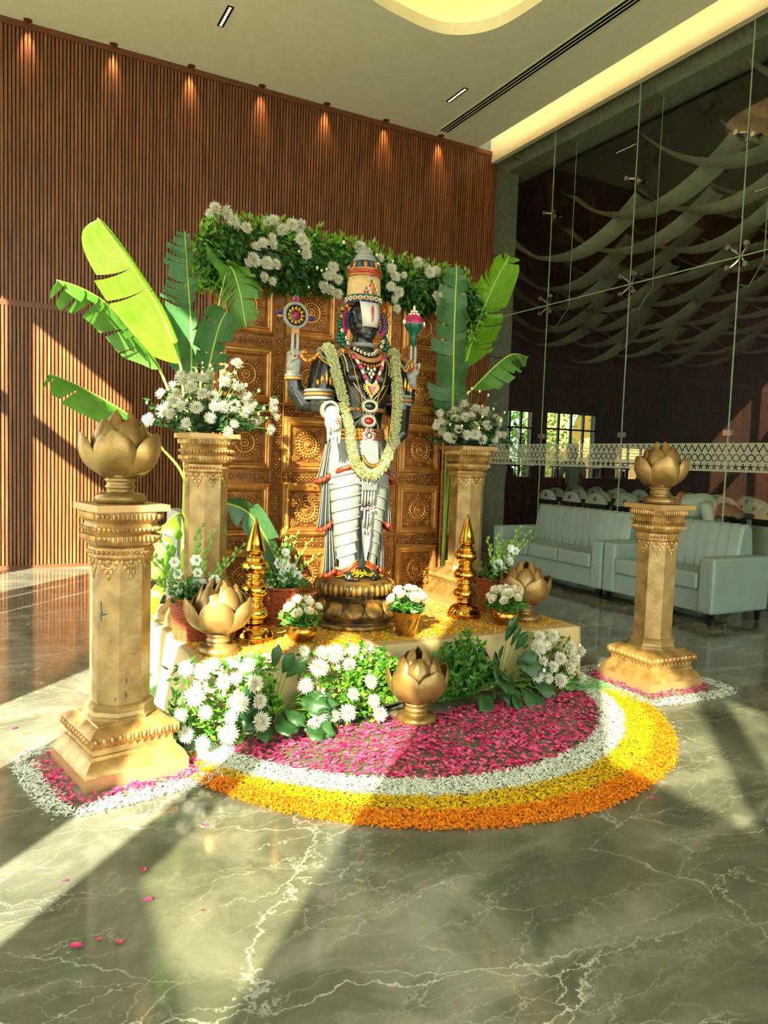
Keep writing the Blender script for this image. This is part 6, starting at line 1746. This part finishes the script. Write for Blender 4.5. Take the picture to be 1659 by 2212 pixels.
    pr.obj('heart_pearls', M['pearl'], h)
    for z, mm, rx, rz in ((1.375, 'onyx', .038, .025), (1.285, 'ruby', .034, .023)):
        p = front(0, z, .026)
        o = MB().ell(p, (rx, .012, rz), 20, 8).obj('oval_pendant', M[mm], t); pr = MB()
        pr.tube([(p[0] + (rx + .006) * math.cos(2 * PI * k / 30), p[1] + .002, p[2] + (rz + .006) * math.sin(2 * PI * k / 30)) for k in range(30)], .0075, 6, closed=True)
        for k in range(30): a = 2 * PI * k / 30; pr.ell((p[0] + (rx + .017) * math.cos(a), p[1] + .004, p[2] + (rz + .017) * math.sin(a)), .0042, 5, 3)
        pr.obj('pendant_frame', M['pearl'], o)
    # chest band and waist belt
    def hoop(z, off, r, mat, name, flat=1.4):
        rx, ry, c = S(z); return MB().tube([((rx + off) * math.cos(2 * PI * j / 36), c + (ry + off) * math.sin(2 * PI * j / 36), z) for j in range(36)], r, 6, closed=True, flat=flat).obj(name, M[mat], t)
    hb = hoop(1.355, .004, .010, 'tan', 'chest_band')
    for k in range(-5, 6):
        p = front(k * .028, 1.355, .016); MB().ell(p, (.0055, .004, .0055), 6, 4).obj('band_gem', M['bluegem' if k % 2 else 'ruby'], hb)
    for r, z in enumerate((1.225, 1.20, 1.175)):
        bl = hoop(z, .014, .011, 'goldjewel', 'belt')
        for k in range(-7, 8):
            p = front(k * .0175, z, .028); MB().ell(p, (.0065, .005, .0075), 6, 4).obj('belt_gem', M['ruby' if (k + r) % 3 else 'greengem'], bl)
    for k in range(7):
        a = 2 * PI * k / 7 + .2; p = front(.034 * math.cos(a), 1.195 + .034 * math.sin(a), .036)
        o = MB().ell(p, (.0135, .007, .0155), 10, 6).obj('buckle_petal', M['pearl'], t); MB().ell((p[0], p[1] - .006, p[2]), (.007, .004, .009), 8, 5).obj('gem', M['purplegem'], o)
    MB().ell(front(0, 1.195, .038), (.011, .008, .013), 8, 6).obj('buckle_stone', M['pearl'], t)

    # ---- dress: wrapped upper skirt, two legs with oblique folds
    def fold(a, z, k=26, sl=2.2, amp=.012):
        u = (z * k + a * sl) / (2 * PI); f = u - math.floor(u); return amp * (1 - f) ** 1.5
    rings = []
    for i in range(22):
        z = 1.19 - .30 * i / 21
        rx = float(np.interp(z, [.89, 1.0, 1.12, 1.19], [.205, .205, .195, .160])); ry = float(np.interp(z, [.89, 1.0, 1.12, 1.19], [.128, .130, .125, .112]))
        rings.append([((rx + fold(a, z, 70, -3, .009)) * math.cos(a), (ry + fold(a, z, 70, -3, .009)) * math.sin(a), z) for a in [2 * PI * j / 48 for j in range(48)]])
    MB().loft(rings).obj('skirt', M['silver'], t)
    for sx in (-1, 1):
        rings = []; hem = []
        for i in range(46):
            s = i / 45; ring = []
            for j in range(36):
                a = 2 * PI * j / 36
                inner = -math.cos(a) * sx
                zb = .355 + .055 * inner + .015; z = 1.02 + (zb - 1.02) * s
                cx = sx * float(np.interp(z, [.36, .75, 1.02], [.058, .080, .088])); rx = float(np.interp(z, [.34, .55, .75, 1.02], [.066, .084, .102, .118])); ry = float(np.interp(z, [.34, .55, .75, 1.02], [.074, .088, .104, .125]))
                f = fold(a if sx < 0 else PI - a, z, 84, -3, .007)
                ring.append((cx + (rx + f) * math.cos(a), (ry + f) * math.sin(a) - .004, z))
            rings.append(ring); hem = ring
        lw = MB().loft(rings).obj('leg_wrap', M['silver'], t)
        for m_ in range(9):
            P = []
            for i in range(15):
                a = -PI * (.94 - .94 * i / 14) - .10; aa = a if sx < 0 else PI - a
                z = .97 - m_ * .072 + .085 * (i / 14 - .5)
                if z < .40 + .05 * (i / 14): continue
                cx = sx * float(np.interp(z, [.36, .75, 1.02], [.058, .080, .088])); rx = float(np.interp(z, [.34, .55, .75, 1.02], [.066, .084, .102, .118])); ry = float(np.interp(z, [.34, .55, .75, 1.02], [.074, .088, .104, .125]))
                P.append((cx + (rx + .007) * math.cos(aa), (ry + .007) * math.sin(aa) - .004, z))
            if len(P) > 3: MB().tube(P, .0038, 5).obj('fold_ridge', M['handsilver'], lw)
        MB().tube([(p[0] + .006 * math.cos(2 * PI * j / 36), p[1] + .006 * math.sin(2 * PI * j / 36), p[2] + .012) for j, p in enumerate(hem)], .007, 6, closed=True, flat=2.8, up=(0, 0, 1)).obj('hem_border', M['red'], t)
        hw = MB()
        for q in (-.008, .032): hw.tube([(p[0] + .012 * math.cos(2 * PI * j / 36), p[1] + .012 * math.sin(2 * PI * j / 36), p[2] + q) for j, p in enumerate(hem)], .0035, 5, closed=True)
        hw.obj('hem_piping', M['goldjewel'], t)
        MB().tube([(sx * .085 + .060 * math.cos(2 * PI * j / 24), .0 + .066 * math.sin(2 * PI * j / 24), .362) for j in range(24)], .010, 6, closed=True).obj('anklet', M['silverline'], t)
        # side sash in three pleated tiers
        for k, (z0, z1, r0, r1, xo0, xo1) in enumerate(((1.17, .93, .024, .050, .188, .222), (.965, .625, .024, .050, .205, .208), (.66, .335, .022, .046, .180, .166))):
            rr = []; n = 40
            for i in range(9):
                s = i / 8; z = z0 + (z1 - z0) * s; r = r0 + (r1 - r0) * s ** 1.5; xo = xo0 + (xo1 - xo0) * s
                rr.append([(sx * xo + r * (1 + .16 * math.cos(9 * a)) * math.cos(a) * .8, +.025 + r * (1 + .16 * math.cos(9 * a)) * math.sin(a), z - .03 * (math.cos(a) * sx) * s) for a in [2 * PI * j / n for j in range(n)]])
            tier = MB().loft(rr).obj('sash_tier', M['black'], t)
            ln = MB()
            for q in range(9):
                a = 2 * PI * q / 9; j = round(a / (2 * PI) * n) % n
                ln.tube([Vector(r_[j]) for r_ in rr[1:]], .0040, 5)
            ln.obj('sash_lines', M['silverline'], tier)
            MB().tube([(p[0], p[1], p[2] + .004) for p in rr[-1]], .009, 6, closed=True, flat=1.9, up=(0, 0, 1)).obj('sash_border', M['red'], tier)
    # oblique red border across the thigh
    P = [(-.205 + .02, -.06, .965), (-.165, -.105, .985), (-.11, -.132, 1.005), (-.05, -.146, 1.03), (0, -.150, 1.05)]
    MB().tube(catmull(P, 5), .007, 6, flat=2.4, up=(0, 0, 1)).obj('thigh_border', M['red'], t)
    MB().tube(catmull([(.19, -.06, .955), (.165, -.11, .97), (.12, -.135, .985)], 5), .007, 6, flat=2.4, up=(0, 0, 1)).obj('thigh_border', M['red'], t)
    # pleated apron and hanging tassels
    rows = []
    for z, w, y in ((1.165, .055, -.150), (1.10, .052, -.162), (1.02, .058, -.168), (.94, .056, -.166), (.86, .050, -.158)):
        rows.append([(u / 10 * w - w / 2 * 0, y - (.008 if u % 2 else 0), z) for u in range(-10, 11)])
    MB().sheet(rows).obj('pleated_apron', M['iri'], t)
    for x, z0, z1 in ((-.040, .87, .745), (-.020, .86, .74), (0, .86, .75), (.020, .86, .745), (.040, .87, .75), (-.022, .74, .61), (0, .73, .60), (.02, .74, .615)):
        tb = MB().tube([(x, -.152, z0), (x, -.148, (z0 + z1) / 2), (x, -.142, z1 + .02)], [.006, .007, .005], 6).obj('tassel', M['iri'], t)
        MB().ell((x, -.150, z1), (.0095, .007, .013), 8, 5).obj('tassel_drop', M['pearl'], tb); MB().ell((x, -.157, z1), (.005, .004, .007), 6, 4).obj('gem', M['ruby'], tb)
    rows = [[(u * w, -.128 - .012 * abs(u), z) for u in (-1, -.5, 0, .5, 1)] for z, w in ((.68, .034), (.60, .032), (.52, .024), (.46, .012), (.42, .004))]
    MB().sheet(rows).obj('centre_fold', M['silver'], t)
    for k in range(7): 
        p = (-.05 + k * .018, -.162 - .003 * (3 - abs(k - 3)), .93 - .01 * (3 - abs(k - 3))); o = MB().ell(p, (.009, .006, .012), 8, 5).obj('apron_gem', M['pearl'], t); MB().ell((p[0], p[1] - .005, p[2]), (.005, .003, .007), 6, 4).obj('gem', M['greengem'], o)
    # yellow petals on the feet
    q = random.Random(3)
    fp = leaves(110, lambda: (q.gauss(0, .07), -.11 + q.gauss(0, .035), .325 + abs(q.gauss(0, .014))), lambda: (q.gauss(0, 1), q.gauss(0, 1), q.gauss(.2, .4)), (.014, .022), .35)
    o = fp.obj('offering_petals', M['yellow'], t, False); o['kind'] = 'stuff'
    return t
build_statue()

def build_garland():
    t = thing('jasmine_garland', 'long cream jasmine garland hanging around the statue to its knees', 'garland', (SX, SY, PZ))
    pts = [(-.255, .03, 1.70), (-.262, -.075, 1.705), (-.25, -.115, 1.64), (-.225, -.145, 1.52), (-.195, -.165, 1.40), (-.165, -.185, 1.25), (-.14, -.19, 1.12), (-.105, -.185, 1.02), (-.055, -.185, .965), (.005, -.185, .955), (.065, -.185, .995), (.115, -.185, 1.09), (.15, -.185, 1.22), (.165, -.18, 1.36), (.165, -.165, 1.50), (.165, -.14, 1.62), (.18, -.095, 1.71), (.20, .02, 1.715)]
    P = catmull(pts, 10); q = random.Random(17); mb = MB(); n = len(P)
    for i in range(n):
        T = (P[min(i + 1, n - 1)] - P[max(i - 1, 0)]).normalized(); h = Vector((0, -1, 0)); a0 = (h - T * T.dot(h)).normalized(); b0 = T.cross(a0)
        for k in range(24):
            a = q.uniform(-2.5, 2.5); r = (a0 * math.cos(a) + b0 * math.sin(a)); p = P[i] + T * q.uniform(-.006, .006) + r * .012
            d = (r + T * q.gauss(-.1, .5)).normalized(); l = q.uniform(.017, .030); s = d.cross(T).normalized() if d.cross(T).length > .01 else b0; w = l * .24; nn = s.cross(d)
            mb.add([p, p + d * l * .6 + s * w, p + d * l, p + d * l * .6 - s * w, p + d * l * .6 + nn * w], [(0, 1, 4), (1, 2, 4), (2, 3, 4), (3, 0, 4)])
    o = mb.obj('florets', M['jasmine'], t, False); o['kind'] = 'stuff'
    gf = MB()
    for i in range(0, n):
        for k in range(2):
            p = P[i]; a = q.uniform(-1.6, 1.6); r = Vector((math.sin(a), -math.cos(a), q.gauss(0, .4))).normalized(); d = (r + Vector((q.gauss(0, .5), q.gauss(0, .3), q.gauss(0, .5)))).normalized()
            s = d.cross(Vector((q.gauss(0, 1), q.gauss(0, 1), q.gauss(0, 1)))).normalized(); c1 = p + r * .020
            gf.add([c1, c1 + d * .012 + s * .003, c1 + d * .022, c1 + d * .012 - s * .003], [(0, 1, 2, 3)])
    gf.obj('green_calyxes', M['leaflight'], t, False)['kind'] = 'stuff'
    MB().tube(P, .017, 6).obj('string', M['jasmine'], t)
    c = thing('gold_cord', 'flat gold cord loop hanging beside the jasmine garland on the statue', 'cord', (SX, SY, PZ))
    MB().tube(catmull([(.145, -.10, 1.70), (.15, -.155, 1.55), (.145, -.165, 1.38), (.125, -.175, 1.20), (.085, -.185, 1.07), (.03, -.19, 1.015), (-.03, -.19, 1.02), (-.065, -.185, 1.07)], 8), .011, 6, flat=.35, up=(0, -1, 0)).obj('cord', M['brassold'], c)
build_garland()
